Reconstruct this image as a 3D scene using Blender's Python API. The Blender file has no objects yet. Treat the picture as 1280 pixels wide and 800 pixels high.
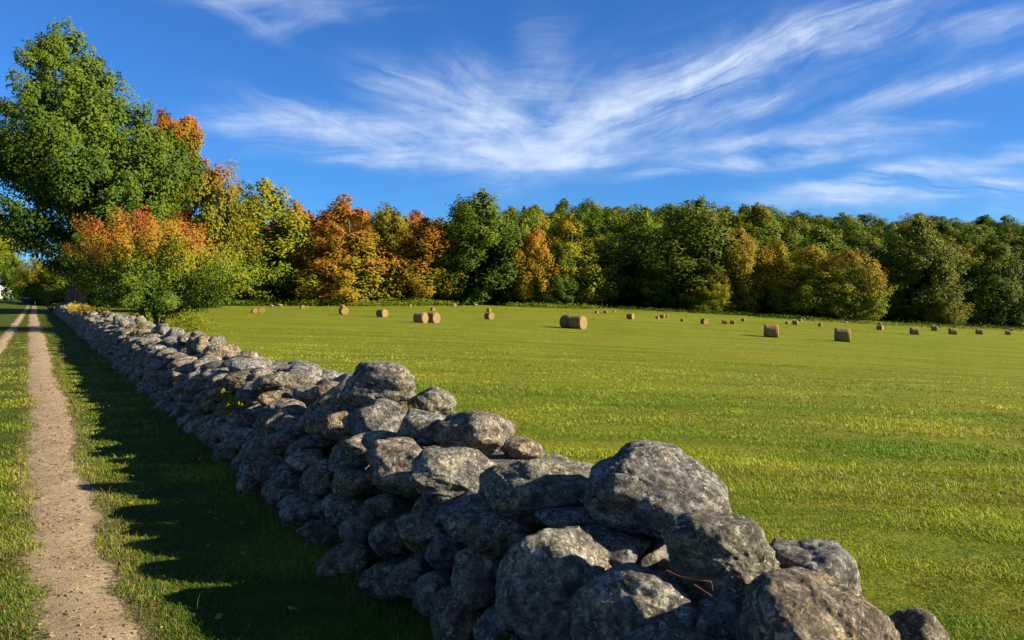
import bpy, math, random
import numpy as np

R = math.radians
rng = np.random.default_rng(7)
scn = bpy.context.scene
COL = scn.collection

# ------------------------------------------------------------------ scene frame
F, CXP, HOR, EYE = 1005.0, 640.0, 370.0, 1.7      # photo pixels used once to survey positions
D = np.array([-0.509, 0.861]); N = np.array([0.861, 0.509])   # wall / track direction and its normal
SUN_AZ, SUN_EL = 101.0, 23.0                        # clockwise from +Y

def sstep(x):
    x = np.clip(x, 0, 1); return x*x*(3-2*x)

def vnoise(p, seed=0):
    """3D value noise, p (n,3) -> -1..1"""
    p = np.asarray(p, float); i = np.floor(p).astype(np.int64); f = p-i; f = f*f*(3-2*f)
    def h(a, b, c):
        n = (a*374761393 + b*668265263 + c*2147483647 + seed*974634777) & 0xFFFFFFFF
        n = ((n ^ (n >> 13))*1274126177) & 0xFFFFFFFF
        n = (n ^ (n >> 16)) & 0xFFFFFF
        return n/float(0xFFFFFF)*2-1
    x, y, z = i[:, 0], i[:, 1], i[:, 2]; fx, fy, fz = f[:, 0], f[:, 1], f[:, 2]
    def lerp(a, b, t): return a+(b-a)*t
    return lerp(lerp(lerp(h(x, y, z), h(x+1, y, z), fx), lerp(h(x, y+1, z), h(x+1, y+1, z), fx), fy),
                lerp(lerp(h(x, y, z+1), h(x+1, y, z+1), fx), lerp(h(x, y+1, z+1), h(x+1, y+1, z+1), fx), fy), fz)

def fbm(p, seed=0, octv=3, gain=0.5):
    s = 0; a = 1; p = np.asarray(p, float)
    for k in range(octv):
        s = s+a*vnoise(p, seed+k*17); p = p*2.03; a *= gain
    return s

def ground(x, y):
    x = np.asarray(x, float); y = np.asarray(y, float)
    lat = N[0]*x+N[1]*y; t = D[0]*x+D[1]*y
    s = np.maximum(lat-3.2, 0)
    z = -0.085*s*s/(s+15)*(1-np.clip(t, -30, 190)/118)
    z = np.where(s > 150, z+0.0, z)
    # wooded rise behind the field
    z = z+sstep((y+0.35*np.minimum(x, 140)-175)/190)*13*sstep((lat-20)/60)
    # lawn rising gently at the far end of the track
    z = z+np.clip(y-92, 0, 200)*0.018*sstep((6-lat)/16)
    # small undulation of the mown field
    p = np.stack([x.ravel()*0.22, y.ravel()*0.38, np.zeros(x.size)], 1)
    und = (vnoise(p, 3)*0.05+vnoise(p*2.7, 4)*0.02).reshape(x.shape)
    return z+und*sstep((s-0.5)/4)

def place(px, py):
    """ground point seen at a photo pixel"""
    x = (px-CXP)/F; m = (py-HOR)/F
    ys = np.linspace(2, 260, 6000)
    e = EYE-m*ys-ground(x*ys, ys)
    k = np.argmax(e <= 0) if np.any(e <= 0) else 5999
    Y = ys[k]
    return float(x*Y), float(Y), float(ground(x*Y, Y))

def wallpt(t, L): return D*t+N*L

# ------------------------------------------------------------------ object helpers
def tag(o, label=None, cat=None, group=None, kind=None):
    if label: o['label'] = label
    if cat: o['category'] = cat
    if group: o['group'] = group
    if kind: o['kind'] = kind
    return o

def empty(name, loc=(0, 0, 0), rz=0):
    o = bpy.data.objects.new(name, None); o.empty_display_size = 0.2
    COL.objects.link(o); o.location = loc; o.rotation_euler = (0, 0, rz); return o

def link(name, me, parent=None, loc=(0, 0, 0), rot=(0, 0, 0)):
    o = bpy.data.objects.new(name, me); COL.objects.link(o)
    if parent: o.parent = parent
    o.location = loc; o.rotation_euler = rot; return o

def np_mesh(name, verts, polys, mat=None, attrs=None, smooth=False):
    """verts (n,3); polys list of (k,m) int arrays"""
    me = bpy.data.meshes.new(name)
    verts = np.ascontiguousarray(verts, np.float32)
    me.vertices.add(len(verts)); me.vertices.foreach_set('co', verts.ravel())
    loops = np.concatenate([p.ravel() for p in polys]).astype(np.int32)
    tot = np.concatenate([np.full(len(p), p.shape[1], np.int32) for p in polys])
    st = np.concatenate([[0], np.cumsum(tot)[:-1]]).astype(np.int32)
    me.loops.add(len(loops)); me.loops.foreach_set('vertex_index', loops)
    me.polygons.add(len(tot)); me.polygons.foreach_set('loop_start', st)
    try: me.polygons.foreach_set('loop_total', tot)
    except Exception: pass
    for k, v in (attrs or {}).items():
        v = np.asarray(v, np.float32)
        if v.ndim == 2:
            a = me.attributes.new(k, 'FLOAT_COLOR', 'POINT')
            a.data.foreach_set('color', np.concatenate([v, np.ones((len(v), 1), np.float32)], 1).ravel())
        else:
            a = me.attributes.new(k, 'FLOAT', 'POINT'); a.data.foreach_set('value', v)
    me.update(calc_edges=True)
    me.polygons.foreach_set('use_smooth', np.full(len(tot), smooth, bool))
    if mat: me.materials.append(mat)
    return me

def tube(path, rad, seg=8, v0=0):
    path = np.asarray(path, float); n = len(path)
    V = []; up = np.array([0.13, 0.31, 1.0])
    for i in range(n):
        a = path[min(i+1, n-1)]-path[max(i-1, 0)]; a /= np.linalg.norm(a)+1e-9
        b = np.cross(a, np.array([0.9, 0.2, 0.1]) if abs(a[2]) > 0.6 else up); b /= np.linalg.norm(b)
        c = np.cross(a, b)
        an = np.linspace(0, 2*np.pi, seg, endpoint=False)
        V.append(path[i]+rad[i]*(np.cos(an)[:, None]*b+np.sin(an)[:, None]*c))
    V = np.concatenate(V); Q = []
    for i in range(n-1):
        for j in range(seg):
            Q.append((i*seg+j, i*seg+(j+1) % seg, (i+1)*seg+(j+1) % seg, (i+1)*seg+j))
    return V, np.array(Q)+v0

def tubes_mesh(name, items, mat, seg=8):
    Vs, Qs, n = [], [], 0
    for path, rad in items:
        V, Q = tube(path, rad, seg, n); Vs.append(V); Qs.append(Q); n += len(V)
    return np_mesh(name, np.concatenate(Vs), [np.concatenate(Qs)], mat, smooth=True)

def boxes_mesh(name, boxes, mat):
    """boxes (cx,cy,cz,sx,sy,sz) with a small chamfer through bmesh bevel"""
    import bmesh
    bm = bmesh.new()
    for cx, cy, cz, sx, sy, sz in boxes:
        r = bmesh.ops.create_cube(bm, size=1)
        for v in r['verts']:
            v.co.x = cx+v.co.x*sx; v.co.y = cy+v.co.y*sy; v.co.z = cz+v.co.z*sz
    bmesh.ops.bevel(bm, geom=bm.edges[:], offset=0.015, segments=1, affect='EDGES')
    me = bpy.data.meshes.new(name); bm.to_mesh(me); bm.free()
    me.materials.append(mat); return me

# ------------------------------------------------------------------ materials
class NT:
    def __init__(s, tree): s.t = tree; s.n = tree.nodes; s.l = tree.links
    def add(s, typ, **kw):
        nd = s.n.new(typ)
        for k, v in kw.items():
            if k == 'ins':
                for a, b in v.items():
                    if hasattr(b, 'is_linked') or hasattr(b, 'links'): s.l.new(b, nd.inputs[a])
                    else: nd.inputs[a].default_value = b
            else: setattr(nd, k, v)
        return nd
    def math(s, op, a, b=0.0, c=None, clamp=False):
        ins = {0: a, 1: b}
        if c is not None: ins[2] = c
        return s.add('ShaderNodeMath', operation=op, use_clamp=clamp, ins=ins).outputs[0]
    def mix(s, fac, a, b, blend='MIX'):
        m = s.add('ShaderNodeMix', data_type='RGBA', blend_type=blend)
        for i, v in ((0, fac), (6, a), (7, b)):
            if hasattr(v, 'links'): s.l.new(v, m.inputs[i])
            else: m.inputs[i].default_value = v if i == 0 else (*v, 1)
        return m.outputs[2]
    def noise(s, vec, scale, detail=3, rough=0.55, dist=0.0, out=0):
        n = s.add('ShaderNodeTexNoise', ins={'Scale': scale, 'Detail': detail, 'Roughness': rough, 'Distortion': dist})
        if vec is not None: s.l.new(vec, n.inputs['Vector'])
        return n.outputs[out]
    def ramp(s, fac, stops, interp='LINEAR'):
        r = s.add('ShaderNodeValToRGB'); r.color_ramp.interpolation = interp
        e = r.color_ramp.elements
        while len(e) < len(stops): e.new(0.5)
        for k, (p, c) in enumerate(stops):
            e[k].position = p; e[k].color = (*c, 1) if len(c) == 3 else c
        s.l.new(fac, r.inputs[0]); return r.outputs[0]
    def mapr(s, v, a, b, c=0.0, d=1.0, smooth=False):
        m = s.add('ShaderNodeMapRange', interpolation_type='SMOOTHSTEP' if smooth else 'LINEAR', ins={'Value': v, 'From Min': a, 'From Max': b, 'To Min': c, 'To Max': d})
        return m.outputs[0]
    def scale(s, vec, sc):
        return s.add('ShaderNodeMapping', ins={'Vector': vec, 'Scale': sc}).outputs[0]
    def attr(s, name, out=2):
        return s.add('ShaderNodeAttribute', attribute_name=name).outputs[out]

def new_mat(name):
    m = bpy.data.materials.new(name); m.use_nodes = True
    nt = NT(m.node_tree); nt.n.clear(); return m, nt

def finish(nt, col, rough=0.8, normal=None, spec=0.3, transl=0.0, tcol=None):
    out = nt.add('ShaderNodeOutputMaterial')
    p = nt.add('ShaderNodeBsdfPrincipled')
    if hasattr(col, 'links'): nt.l.new(col, p.inputs['Base Color'])
    else: p.inputs['Base Color'].default_value = (*col, 1)
    if hasattr(rough, 'links'): nt.l.new(rough, p.inputs['Roughness'])
    else: p.inputs['Roughness'].default_value = rough
    p.inputs['Specular IOR Level'].default_value = spec
    if normal is not None: nt.l.new(normal, p.inputs['Normal'])
    sh = p.outputs[0]
    if transl > 0:
        tr = nt.add('ShaderNodeBsdfTranslucent')
        nt.l.new(tcol if tcol is not None else col, tr.inputs[0])
        mx = nt.add('ShaderNodeMixShader', ins={0: transl})
        nt.l.new(sh, mx.inputs[1]); nt.l.new(tr.outputs[0], mx.inputs[2]); sh = mx.outputs[0]
    nt.l.new(sh, out.inputs[0])

def bump(nt, h, strength=0.5, dist=0.02, normal=None):
    b = nt.add('ShaderNodeBump', ins={'Strength': strength, 'Distance': dist, 'Height': h})
    if normal is not None: nt.l.new(normal, b.inputs['Normal'])
    return b.outputs[0]

def foliage_mat(name, stops, val=(0.82, 1.15), transl=0.20):
    m, nt = new_mat(name)
    hue, rnd = nt.attr('hue'), nt.attr('rnd')
    h = nt.math('ADD', hue, nt.math('MULTIPLY', nt.math('SUBTRACT', rnd, 0.5), 0.12), clamp=True)
    c = nt.ramp(h, stops)
    r2 = nt.math('FRACT', nt.math('MULTIPLY', rnd, 17.31))
    v = nt.mapr(r2, 0, 1, val[0], val[1])
    hsv = nt.add('ShaderNodeHueSaturation', ins={'Saturation': 1.0, 'Value': v, 'Color': c}).outputs[0]
    orr = nt.add('ShaderNodeObjectInfo').outputs['Random']
    hsv = nt.add('ShaderNodeHueSaturation', ins={'Hue': nt.mapr(nt.math('FRACT', nt.math('MULTIPLY', orr, 7.3)), 0, 1, 0.488, 0.512), 'Saturation': 1.0, 'Value': nt.mapr(orr, 0, 1, 0.80, 1.16), 'Color': hsv}).outputs[0]
    finish(nt, hsv, 0.6, spec=0.10, transl=transl)
    return m

DG = (0.022, 0.054, 0.007); MG = (0.054, 0.096, 0.007); LG = (0.108, 0.142, 0.007); YG = (0.190, 0.178, 0.008)
YE = (0.30, 0.19, 0.010); OR = (0.34, 0.135, 0.010); RU = (0.25, 0.075, 0.012); BR = (0.14, 0.075, 0.015)
M = {}
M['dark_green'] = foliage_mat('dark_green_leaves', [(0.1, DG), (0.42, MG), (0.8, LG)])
M['green'] = foliage_mat('green_leaves', [(0.1, DG), (0.4, MG), (0.75, LG), (1.0, YG)])
M['olive'] = foliage_mat('olive_leaves', [(0.1, MG), (0.4, LG), (0.75, YG), (1.0, (0.19, 0.13, 0.012))])
M['yellow'] = foliage_mat('yellow_green_leaves', [(0.08, MG), (0.28, LG), (0.5, YG), (0.75, (0.24, 0.19, 0.010)), (0.95, YE)])
M['golden'] = foliage_mat('golden_leaves', [(0.1, LG), (0.35, YG), (0.6, YE), (0.95, OR)])
M['orange'] = foliage_mat('orange_leaves', [(0.1, MG), (0.36, YG), (0.56, (0.24, 0.135, 0.010)), (0.78, (0.28, 0.105, 0.010)), (1.0, (0.23, 0.07, 0.012))])
M['rust'] = foliage_mat('rust_leaves', [(0.1, MG), (0.38, (0.15, 0.11, 0.012)), (0.62, (0.24, 0.10, 0.012)), (0.95, RU)])
M['turning'] = foliage_mat('turning_leaves', [(0.1, MG), (0.48, LG), (0.70, YG), (0.86, (0.22, 0.115, 0.012)), (1.0, OR)])
M['small_maple'] = foliage_mat('small_maple_leaves', [(0.05, DG), (0.2, MG), (0.42, LG), (0.56, YG), (0.66, (0.26, 0.135, 0.012)), (0.8, (0.29, 0.088, 0.014)), (1.0, (0.28, 0.062, 0.022))])
M['maple'] = foliage_mat('maple_leaves', [(0.1, DG), (0.42, (0.052, 0.090, 0.007)), (0.75, (0.105, 0.135, 0.007))], (0.8, 1.1))
M['brush'] = foliage_mat('brush_leaves', [(0.1, MG), (0.6, LG), (1.0, YG)])

def bark_mat():
    m, nt = new_mat('bark')
    co = nt.add('ShaderNodeTexCoord').outputs['Object']
    n = nt.noise(nt.scale(co, (6, 6, 1.2)), 1.5, 5, 0.65)
    c = nt.ramp(n, [(0.3, (0.035, 0.027, 0.02)), (0.7, (0.13, 0.105, 0.08))])
    finish(nt, c, 0.9, bump(nt, n, 0.9, 0.06), 0.1)
    return m
M['bark'] = bark_mat()

def stone_mat():
    m, nt = new_mat('fieldstone')
    co = nt.add('ShaderNodeTexCoord').outputs['Object']
    off = nt.add('ShaderNodeVectorMath', operation='ADD', ins={0: co}).outputs[0]
    rnd = nt.add('ShaderNodeObjectInfo').outputs['Random']
    vm = nt.add('ShaderNodeVectorMath', operation='ADD'); nt.l.new(co, vm.inputs[0])
    cmb = nt.add('ShaderNodeCombineXYZ', ins={0: nt.math('MULTIPLY', rnd, 31.7), 1: nt.math('MULTIPLY', rnd, 17.1), 2: nt.math('MULTIPLY', rnd, 9.3)})
    nt.l.new(cmb.outputs[0], vm.inputs[1]); v = vm.outputs[0]
    tint = nt.attr('tint')
    big = nt.noise(v, 5.0, 4, 0.6, 0.4)
    mid = nt.noise(v, 17.0, 6, 0.68, 0.5)
    fine = nt.noise(v, 70.0, 5, 0.75, 0.3)
    spots = nt.noise(v, 34.0, 5, 0.72, 1.2)
    base = nt.ramp(mid, [(0.30, (0.034, 0.032, 0.025)), (0.46, (0.112, 0.105, 0.080)), (0.57, (0.242, 0.226, 0.172)), (0.68, (0.42, 0.395, 0.31))])
    warm = nt.mix(nt.mapr(big, 0.45, 0.68), base, (1.12, 0.96, 0.72), 'MULTIPLY')
    # darker weathered crust and black lichen
    dk = nt.mapr(nt.noise(v, 9.0, 6, 0.72, 0.8), 0.50, 0.64)
    c = nt.mix(nt.math('MULTIPLY', dk, 0.66), warm, (0.036, 0.034, 0.031))
    # pale lichen patches
    li = nt.math('MULTIPLY', nt.mapr(spots, 0.545, 0.585), nt.mapr(big, 0.36, 0.52))
    c = nt.mix(nt.math('MULTIPLY', li, 0.8), c, (0.53, 0.52, 0.44))
    # ochre and green algae here and there
    oc = nt.mapr(nt.noise(v, 7.0, 5, 0.65, 0.6), 0.63, 0.74)
    c = nt.mix(nt.math('MULTIPLY', oc, 0.45), c, (0.20, 0.15, 0.06))
    pit = nt.mapr(fine, 0.33, 0.46)
    c = nt.mix(nt.math('SUBTRACT', 1.0, pit), c, nt.mix(0.75, c, (0.03, 0.03, 0.03)))
    tv = nt.mapr(tint, 0, 1, 0.66, 1.2)
    c = nt.add('ShaderNodeHueSaturation', ins={'Saturation': nt.mapr(nt.math('FRACT', nt.math('MULTIPLY', tint, 7.7)), 0, 1, 0.5, 1.3), 'Value': tv, 'Color': c}).outputs[0]
    c = nt.mix(nt.mapr(nt.math('FRACT', nt.math('MULTIPLY', tint, 13.3)), 0.62, 0.8, 0, 0.75), c, nt.mix(1.0, c, (1.12, 0.94, 0.72), 'MULTIPLY'))
    vor = nt.add('ShaderNodeTexVoronoi', feature='F1', ins={'Scale': 38.0, 'Vector': v}).outputs['Distance']
    h = nt.math('ADD', nt.math('MULTIPLY', mid, 1.0), nt.math('ADD', nt.math('MULTIPLY', fine, 0.35), nt.math('MULTIPLY', vor, 0.4)))
    n1 = bump(nt, h, 1.0, 0.06)
    n2 = bump(nt, nt.noise(v, 190.0, 3, 0.7), 0.8, 0.008, n1)
    finish(nt, c, 0.88, n2, 0.25)
    return m
M['stone'] = stone_mat()

def ground_mat():
    m, nt = new_mat('meadow_ground')
    pos = nt.add('ShaderNodeNewGeometry').outputs['Position']
    sep = nt.add('ShaderNodeSeparateXYZ', ins={0: pos})
    x, y = sep.outputs[0], sep.outputs[1]
    lat = nt.math('ADD', nt.math('MULTIPLY', x, 0.861), nt.math('MULTIPLY', y, 0.509))
    sw = nt.noise(nt.scale(pos, (0.035, 0.42, 0)), 1.0, 5, 0.62, 0.3)          # mown swaths across the field
    sw2 = nt.noise(nt.scale(pos, (0.16, 1.9, 0)), 1.0, 5, 0.68, 0.4)
    pat = nt.noise(nt.scale(pos, (0.4, 0.7, 0)), 1.0, 5, 0.65)
    fine = nt.noise(pos, 9.0, 6, 0.75)
    g = nt.ramp(pat, [(0.3, (0.078, 0.145, 0.006)), (0.55, (0.150, 0.195, 0.009)), (0.75, (0.220, 0.228, 0.016))])
    g = nt.mix(nt.mapr(sw, 0.40, 0.60, 0, 0.85), g, (0.262, 0.250, 0.022))
    g = nt.mix(nt.mapr(sw2, 0.50, 0.66, 0, 0.65), g, (0.29, 0.225, 0.03))
    g = nt.mix(nt.mapr(sw2, 0.47, 0.34, 0, 0.7), g, (0.075, 0.125, 0.006))
    g = nt.mix(nt.mapr(fine, 0.35, 0.7, 0.42, 0.0), g, (0.040, 0.062, 0.006))
    tuft = nt.noise(pos, 38.0, 4, 0.75)
    g = nt.mix(nt.mapr(tuft, 0.58, 0.40, 0, 0.5), g, (0.035, 0.058, 0.005))
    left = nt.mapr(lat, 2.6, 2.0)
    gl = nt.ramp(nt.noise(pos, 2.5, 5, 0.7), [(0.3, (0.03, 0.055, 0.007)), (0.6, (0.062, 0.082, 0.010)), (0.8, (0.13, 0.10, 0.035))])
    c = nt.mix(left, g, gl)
    # bare soil creeping out of the wheel tracks
    tt = nt.math('ADD', nt.math('MULTIPLY', x, -0.509), nt.math('MULTIPLY', y, 0.861))
    wav = nt.math('MULTIPLY', nt.math('SINE', nt.math('MULTIPLY', tt, 0.55)), 0.035)
    cen = nt.math('ADD', nt.math('MAXIMUM', nt.math('ADD', nt.math('MULTIPLY', tt, -0.0062), 0.24), -0.28), wav)
    rag = nt.math('MULTIPLY', nt.math('SUBTRACT', nt.noise(pos, 5.5, 6, 0.75), 0.5), 0.42)
    def band(cn, hw, soft):
        dd = nt.math('ADD', nt.math('ABSOLUTE', nt.math('SUBTRACT', lat, cn)), rag)
        return nt.mapr(dd, hw, hw+soft, 1, 0)
    b = nt.math('MAXIMUM', band(cen, 0.24, 0.10), nt.math('MULTIPLY', band(-1.07, 0.14, 0.10), 0.9))
    c = nt.mix(b, c, nt.ramp(nt.noise(pos, 30, 5, 0.7), [(0.3, (0.16, 0.118, 0.062)), (0.7, (0.32, 0.240, 0.138))]))
    hh = nt.math('ADD', nt.noise(nt.scale(pos, (2.2, 5, 1)), 1.0, 5, 0.75), nt.math('MULTIPLY', fine, 0.8))
    finish(nt, c, 0.95, bump(nt, hh, 0.9, 0.12), 0.05)
    return m
M['ground'] = ground_mat()

def track_mat():
    m, nt = new_mat('sandy_track')
    pos = nt.add('ShaderNodeNewGeometry').outputs['Position']
    n1 = nt.noise(pos, 2.2, 5, 0.65); n2 = nt.noise(pos, 22, 6, 0.75); n3 = nt.noise(pos, 90, 4, 0.7)
    c = nt.ramp(n1, [(0.3, (0.215, 0.162, 0.092)), (0.5, (0.310, 0.232, 0.134)), (0.72, (0.38, 0.295, 0.178))])
    c = nt.mix(nt.mapr(n2, 0.62, 0.78, 0, 0.5), c, (0.16, 0.11, 0.06))
    c = nt.mix(nt.mapr(n3, 0.60, 0.72, 0, 0.7), c, (0.43, 0.345, 0.24))
    c = nt.mix(nt.mapr(n3, 0.42, 0.30, 0, 0.7), c, (0.11, 0.08, 0.048))
    clod = nt.noise(nt.scale(pos, (9, 16, 1)), 1.0, 5, 0.7, 1.0)
    c = nt.mix(nt.mapr(clod, 0.56, 0.66, 0, 0.6), c, (0.13, 0.095, 0.052))
    n2 = nt.math('ADD', n2, nt.math('MULTIPLY', clod, 0.8))
    h = nt.math('ADD', n2, nt.math('MULTIPLY', n3, 0.5))
    finish(nt, c, 0.95, bump(nt, h, 1.0, 0.028), 0.1)
    return m
M['track'] = track_mat()

def blade_mat():
    m, nt = new_mat('grass_blades')
    c = nt.attr('col', 0)
    finish(nt, c, 0.6, spec=0.15, transl=0.35)
    return m
M['blade'] = blade_mat()

def straw_mat(end=False):
    m, nt = new_mat('straw_end' if end else 'straw_roll')
    co = nt.add('ShaderNodeTexCoord').outputs['Object']
    if end:
        sp = nt.add('ShaderNodeSeparateXYZ', ins={0: co})
        r = nt.math('SQRT', nt.math('ADD', nt.math('POWER', sp.outputs[1], 2.0), nt.math('POWER', sp.outputs[2], 2.0)))
        r = nt.math('ADD', r, nt.math('MULTIPLY', nt.noise(co, 5, 3, 0.6), 0.12))
        n = nt.math('ADD', nt.math('MULTIPLY', nt.math('SINE', nt.math('MULTIPLY', r, 55.0)), 0.16), nt.noise(co, 26, 5, 0.7))
    else:
        n = nt.noise(nt.scale(co, (3.0, 14, 14)), 1.6, 6, 0.7)
        sx = nt.add('ShaderNodeSeparateXYZ', ins={0: co}).outputs[0]
        n = nt.math('ADD', n, nt.math('MULTIPLY', nt.math('SINE', nt.math('ADD', nt.math('MULTIPLY', sx, 38.0), nt.math('MULTIPLY', n, 4.0))), 0.07))
    c = nt.ramp(n, [(0.32, (0.075, 0.045, 0.016)), (0.52, (0.21, 0.140, 0.050)), (0.75, (0.34, 0.24, 0.095))])
    finish(nt, c, 0.85, bump(nt, n, 1.0, 0.05), 0.15)
    return m
M['straw'] = straw_mat(); M['straw_end'] = straw_mat(True)

def plain(name, c1, c2, sc=8, rough=0.7, bs=0.3):
    m, nt = new_mat(name)
    co = nt.add('ShaderNodeTexCoord').outputs['Object']
    n = nt.noise(co, sc, 5, 0.65)
    finish(nt, nt.ramp(n, [(0.3, c1), (0.7, c2)]), rough, bump(nt, n, bs, 0.02), 0.3)
    return m
M['white_board'] = plain('white_boards', (0.62, 0.62, 0.6), (0.78, 0.78, 0.76))
M['slate'] = plain('grey_shingles', (0.08, 0.08, 0.085), (0.16, 0.16, 0.17), 12)
M['dark_wood'] = plain('dark_boards', (0.015, 0.013, 0.012), (0.035, 0.03, 0.027))
M['tin'] = plain('pale_tin', (0.4, 0.44, 0.48), (0.6, 0.63, 0.66), 5, 0.45)
M['glass'] = plain('window_glass', (0.02, 0.025, 0.03), (0.04, 0.045, 0.05), 2, 0.1, 0.0)
M['twig'] = plain('twig_bark', (0.10, 0.03, 0.012), (0.26, 0.085, 0.035), 40)
M['dry_grass'] = plain('dry_grass', (0.12, 0.075, 0.03), (0.27, 0.18, 0.075), 60)
M['rock'] = M['stone']

# ------------------------------------------------------------------ leaf cards
def cards(P, Nn, size, aspect=0.6, r=rng, fold=0.18):
    """kite shaped leaves: centres P, normals Nn, lengths size"""
    n = len(P)
    Nn = Nn/(np.linalg.norm(Nn, axis=1, keepdims=True)+1e-9)
    a = r.normal(size=(n, 3)); a -= (a*Nn).sum(1, keepdims=True)*Nn; a /= np.linalg.norm(a, axis=1, keepdims=True)+1e-9
    b = np.cross(Nn, a)
    s = np.asarray(size).reshape(-1, 1)*np.ones((n, 1))
    w = s*aspect
    v = np.stack([P-a*s*0.5, P+b*w*0.5-Nn*s*fold+a*s*0.05, P+a*s*0.5, P-b*w*0.5-Nn*s*fold+a*s*0.05], 1)
    return v.reshape(-1, 3), np.arange(n*4).reshape(n, 4)

def crown(seed, H, Rr, profile, nclump, nleaf, leaf, base=0.0, rise=0.5, shift=0.0, clump=0.2, lump=0.22, elong=1.35, squash=1.0, droop=0.0, hue_h=0.5, hue_0=0.0, flat=1.0):
    """leafy crown: boughs of leaf cards spread through an uneven envelope; base = height of the crown's foot"""
    r = np.random.default_rng(seed)
    pv, pr = np.array([p[0] for p in profile]), np.array([p[1] for p in profile])
    v = r.random(nclump*3)
    keep = r.random(nclump*3) < np.interp(v, pv, pr)**1.2+0.06
    v = v[keep][:nclump]; n = len(v)
    # golden angle spread so that no side is bare
    ang = (np.arange(n)*2.39996+r.normal(0, 0.5, n)) % (2*np.pi)
    prof = np.interp(v, pv, pr)*Rr
    nz = vnoise(np.stack([np.cos(ang)*1.7+seed, np.sin(ang)*1.7, v*4.0], 1), seed)
    k = np.sqrt(r.uniform(0.16, 1.0, n))
    rad = prof*k*(1+lump*nz)
    C = np.stack([np.cos(ang)*rad+shift*Rr*(0.6-v), np.sin(ang)*rad*flat, base+v*H*(1+0.05*nz)], 1)
    outw = np.stack([np.cos(ang), np.sin(ang), np.zeros(n)], 1)
    dirv = outw*(0.9-0.6*v[:, None])+np.array([0, 0, 1.0])*(rise+0.5*v[:, None]-droop*(1-v[:, None]))
    dirv /= np.linalg.norm(dirv, axis=1, keepdims=True)
    cr = clump*Rr*r.uniform(0.65, 1.35, n)*(0.75+0.4*np.interp(v, pv, pr))
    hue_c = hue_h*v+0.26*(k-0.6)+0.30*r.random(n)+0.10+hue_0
    m = nleaf
    u = r.normal(size=(n, m, 3)); u /= np.linalg.norm(u, axis=2, keepdims=True)
    rr = r.uniform(0.15, 1, (n, m, 1))**0.45
    off = u*rr
    al = (off*dirv[:, None, :]).sum(2, keepdims=True)
    off = off+dirv[:, None, :]*al*(elong-1)
    tap = 1-0.45*np.clip(al, 0, 1)                     # boughs come to a point
    perp = off-dirv[:, None, :]*(off*dirv[:, None, :]).sum(2, keepdims=True)
    off = (off-perp)+perp*tap
    off = off*np.array([1, 1, squash])
    P = C[:, None, :]+off*cr[:, None, None]
    P += r.normal(0, leaf*0.35, P.shape)
    nn = u*0.55+outw[:, None, :]*0.60+np.array([0, 0, 0.42])+r.normal(0, 0.20, u.shape)
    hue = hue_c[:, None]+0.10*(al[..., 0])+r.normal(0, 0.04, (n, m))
    P = P.reshape(-1, 3); nn = nn.reshape(-1, 3)
    ok = P[:, 2] > 0.12
    P, nn, hue = P[ok], nn[ok], hue.ravel()[ok]
    sz = leaf*r.uniform(0.6, 1.35, len(P))
    V, Q = cards(P, nn, sz, 0.68, r)
    return V, Q, np.repeat(np.clip(hue, 0, 1), 4), np.repeat(r.random(len(P)), 4), C, v

def trunk_paths(seed, H, rad, C, v, nlimb=9, lean=(0, 0), fork=0.25):
    r = np.random.default_rng(seed+99)
    top = np.array([lean[0], lean[1], H*0.82])
    ts = np.linspace(0, 1, 9)
    p = np.outer(ts, top)+np.stack([np.sin(ts*5+seed)*rad*0.5, np.cos(ts*4+seed)*rad*0.5-rad*0.5, ts*0], 1)
    p[0, 2] = -0.25
    rr = rad*(1-ts)**0.8+rad*0.06; rr[0] *= 1.35; rr[1] *= 1.03
    items = [(p, rr)]
    idx = r.permutation(len(C))[:nlimb]
    for i in idx:
        c = C[i]; f = np.clip((c[2]/H)*0.6, fork, 0.8)
        k = f*8; a = p[int(k)]+(p[min(int(k)+1, 8)]-p[int(k)])*(k-int(k))
        mid = a*0.5+c*0.5+np.array([0, 0, 0.05*H])*r.uniform(-0.3, 1)
        r0 = rad*(1-f)**0.8*0.55
        q = np.array([a, a*0.7+mid*0.3+[0, 0, 0.01*H], mid, mid*0.4+c*0.6, c])
        items.append((q, np.array([r0, r0*0.8, r0*0.55, r0*0.35, r0*0.12])))
    return items

PROF = {
    'round':  [(0, 0.55), (0.12, 0.85), (0.35, 1.0), (0.6, 0.92), (0.8, 0.66), (0.93, 0.36), (1, 0.1)],
    'cone':   [(0, 0.6), (0.1, 0.95), (0.25, 1.0), (0.5, 0.8), (0.75, 0.48), (0.9, 0.24), (1, 0.06)],
    'tall':   [(0, 0.6), (0.15, 0.88), (0.4, 1.0), (0.65, 0.85), (0.85, 0.5), (1, 0.1)],
    'dome':   [(0, 0.55), (0.15, 0.9), (0.45, 1.0), (0.7, 0.9), (0.88, 0.6), (1, 0.2)],
}
# prototypes of far trees: 20 m tall, 6 m radius
PROTO = []
for k, (pf, base, clp) in enumerate([('round', 1.2, 0.22), ('cone', 0.8, 0.20), ('tall', 1.0, 0.21), ('dome', 1.5, 0.22), ('round', 0.9, 0.19), ('tall', 1.4, 0.23), ('cone', 1.0, 0.22), ('dome', 1.0, 0.20)]):
    V, Q, hue, rnd, C, v = crown(100+k, 19.0-base*0.4, 5.8, PROF[pf], 175, 120, 0.42, base=base*0.25, clump=clp, lump=0.35, droop=0.3)
    cm = np_mesh('tree_crown', V, [Q], M['green'], {'hue': hue, 'rnd': rnd})
    tm = tubes_mesh('tree_trunk', trunk_paths(100+k, 20, 0.38, C, v, 8), M['bark'], 7)
    PROTO.append((cm, tm))

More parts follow.
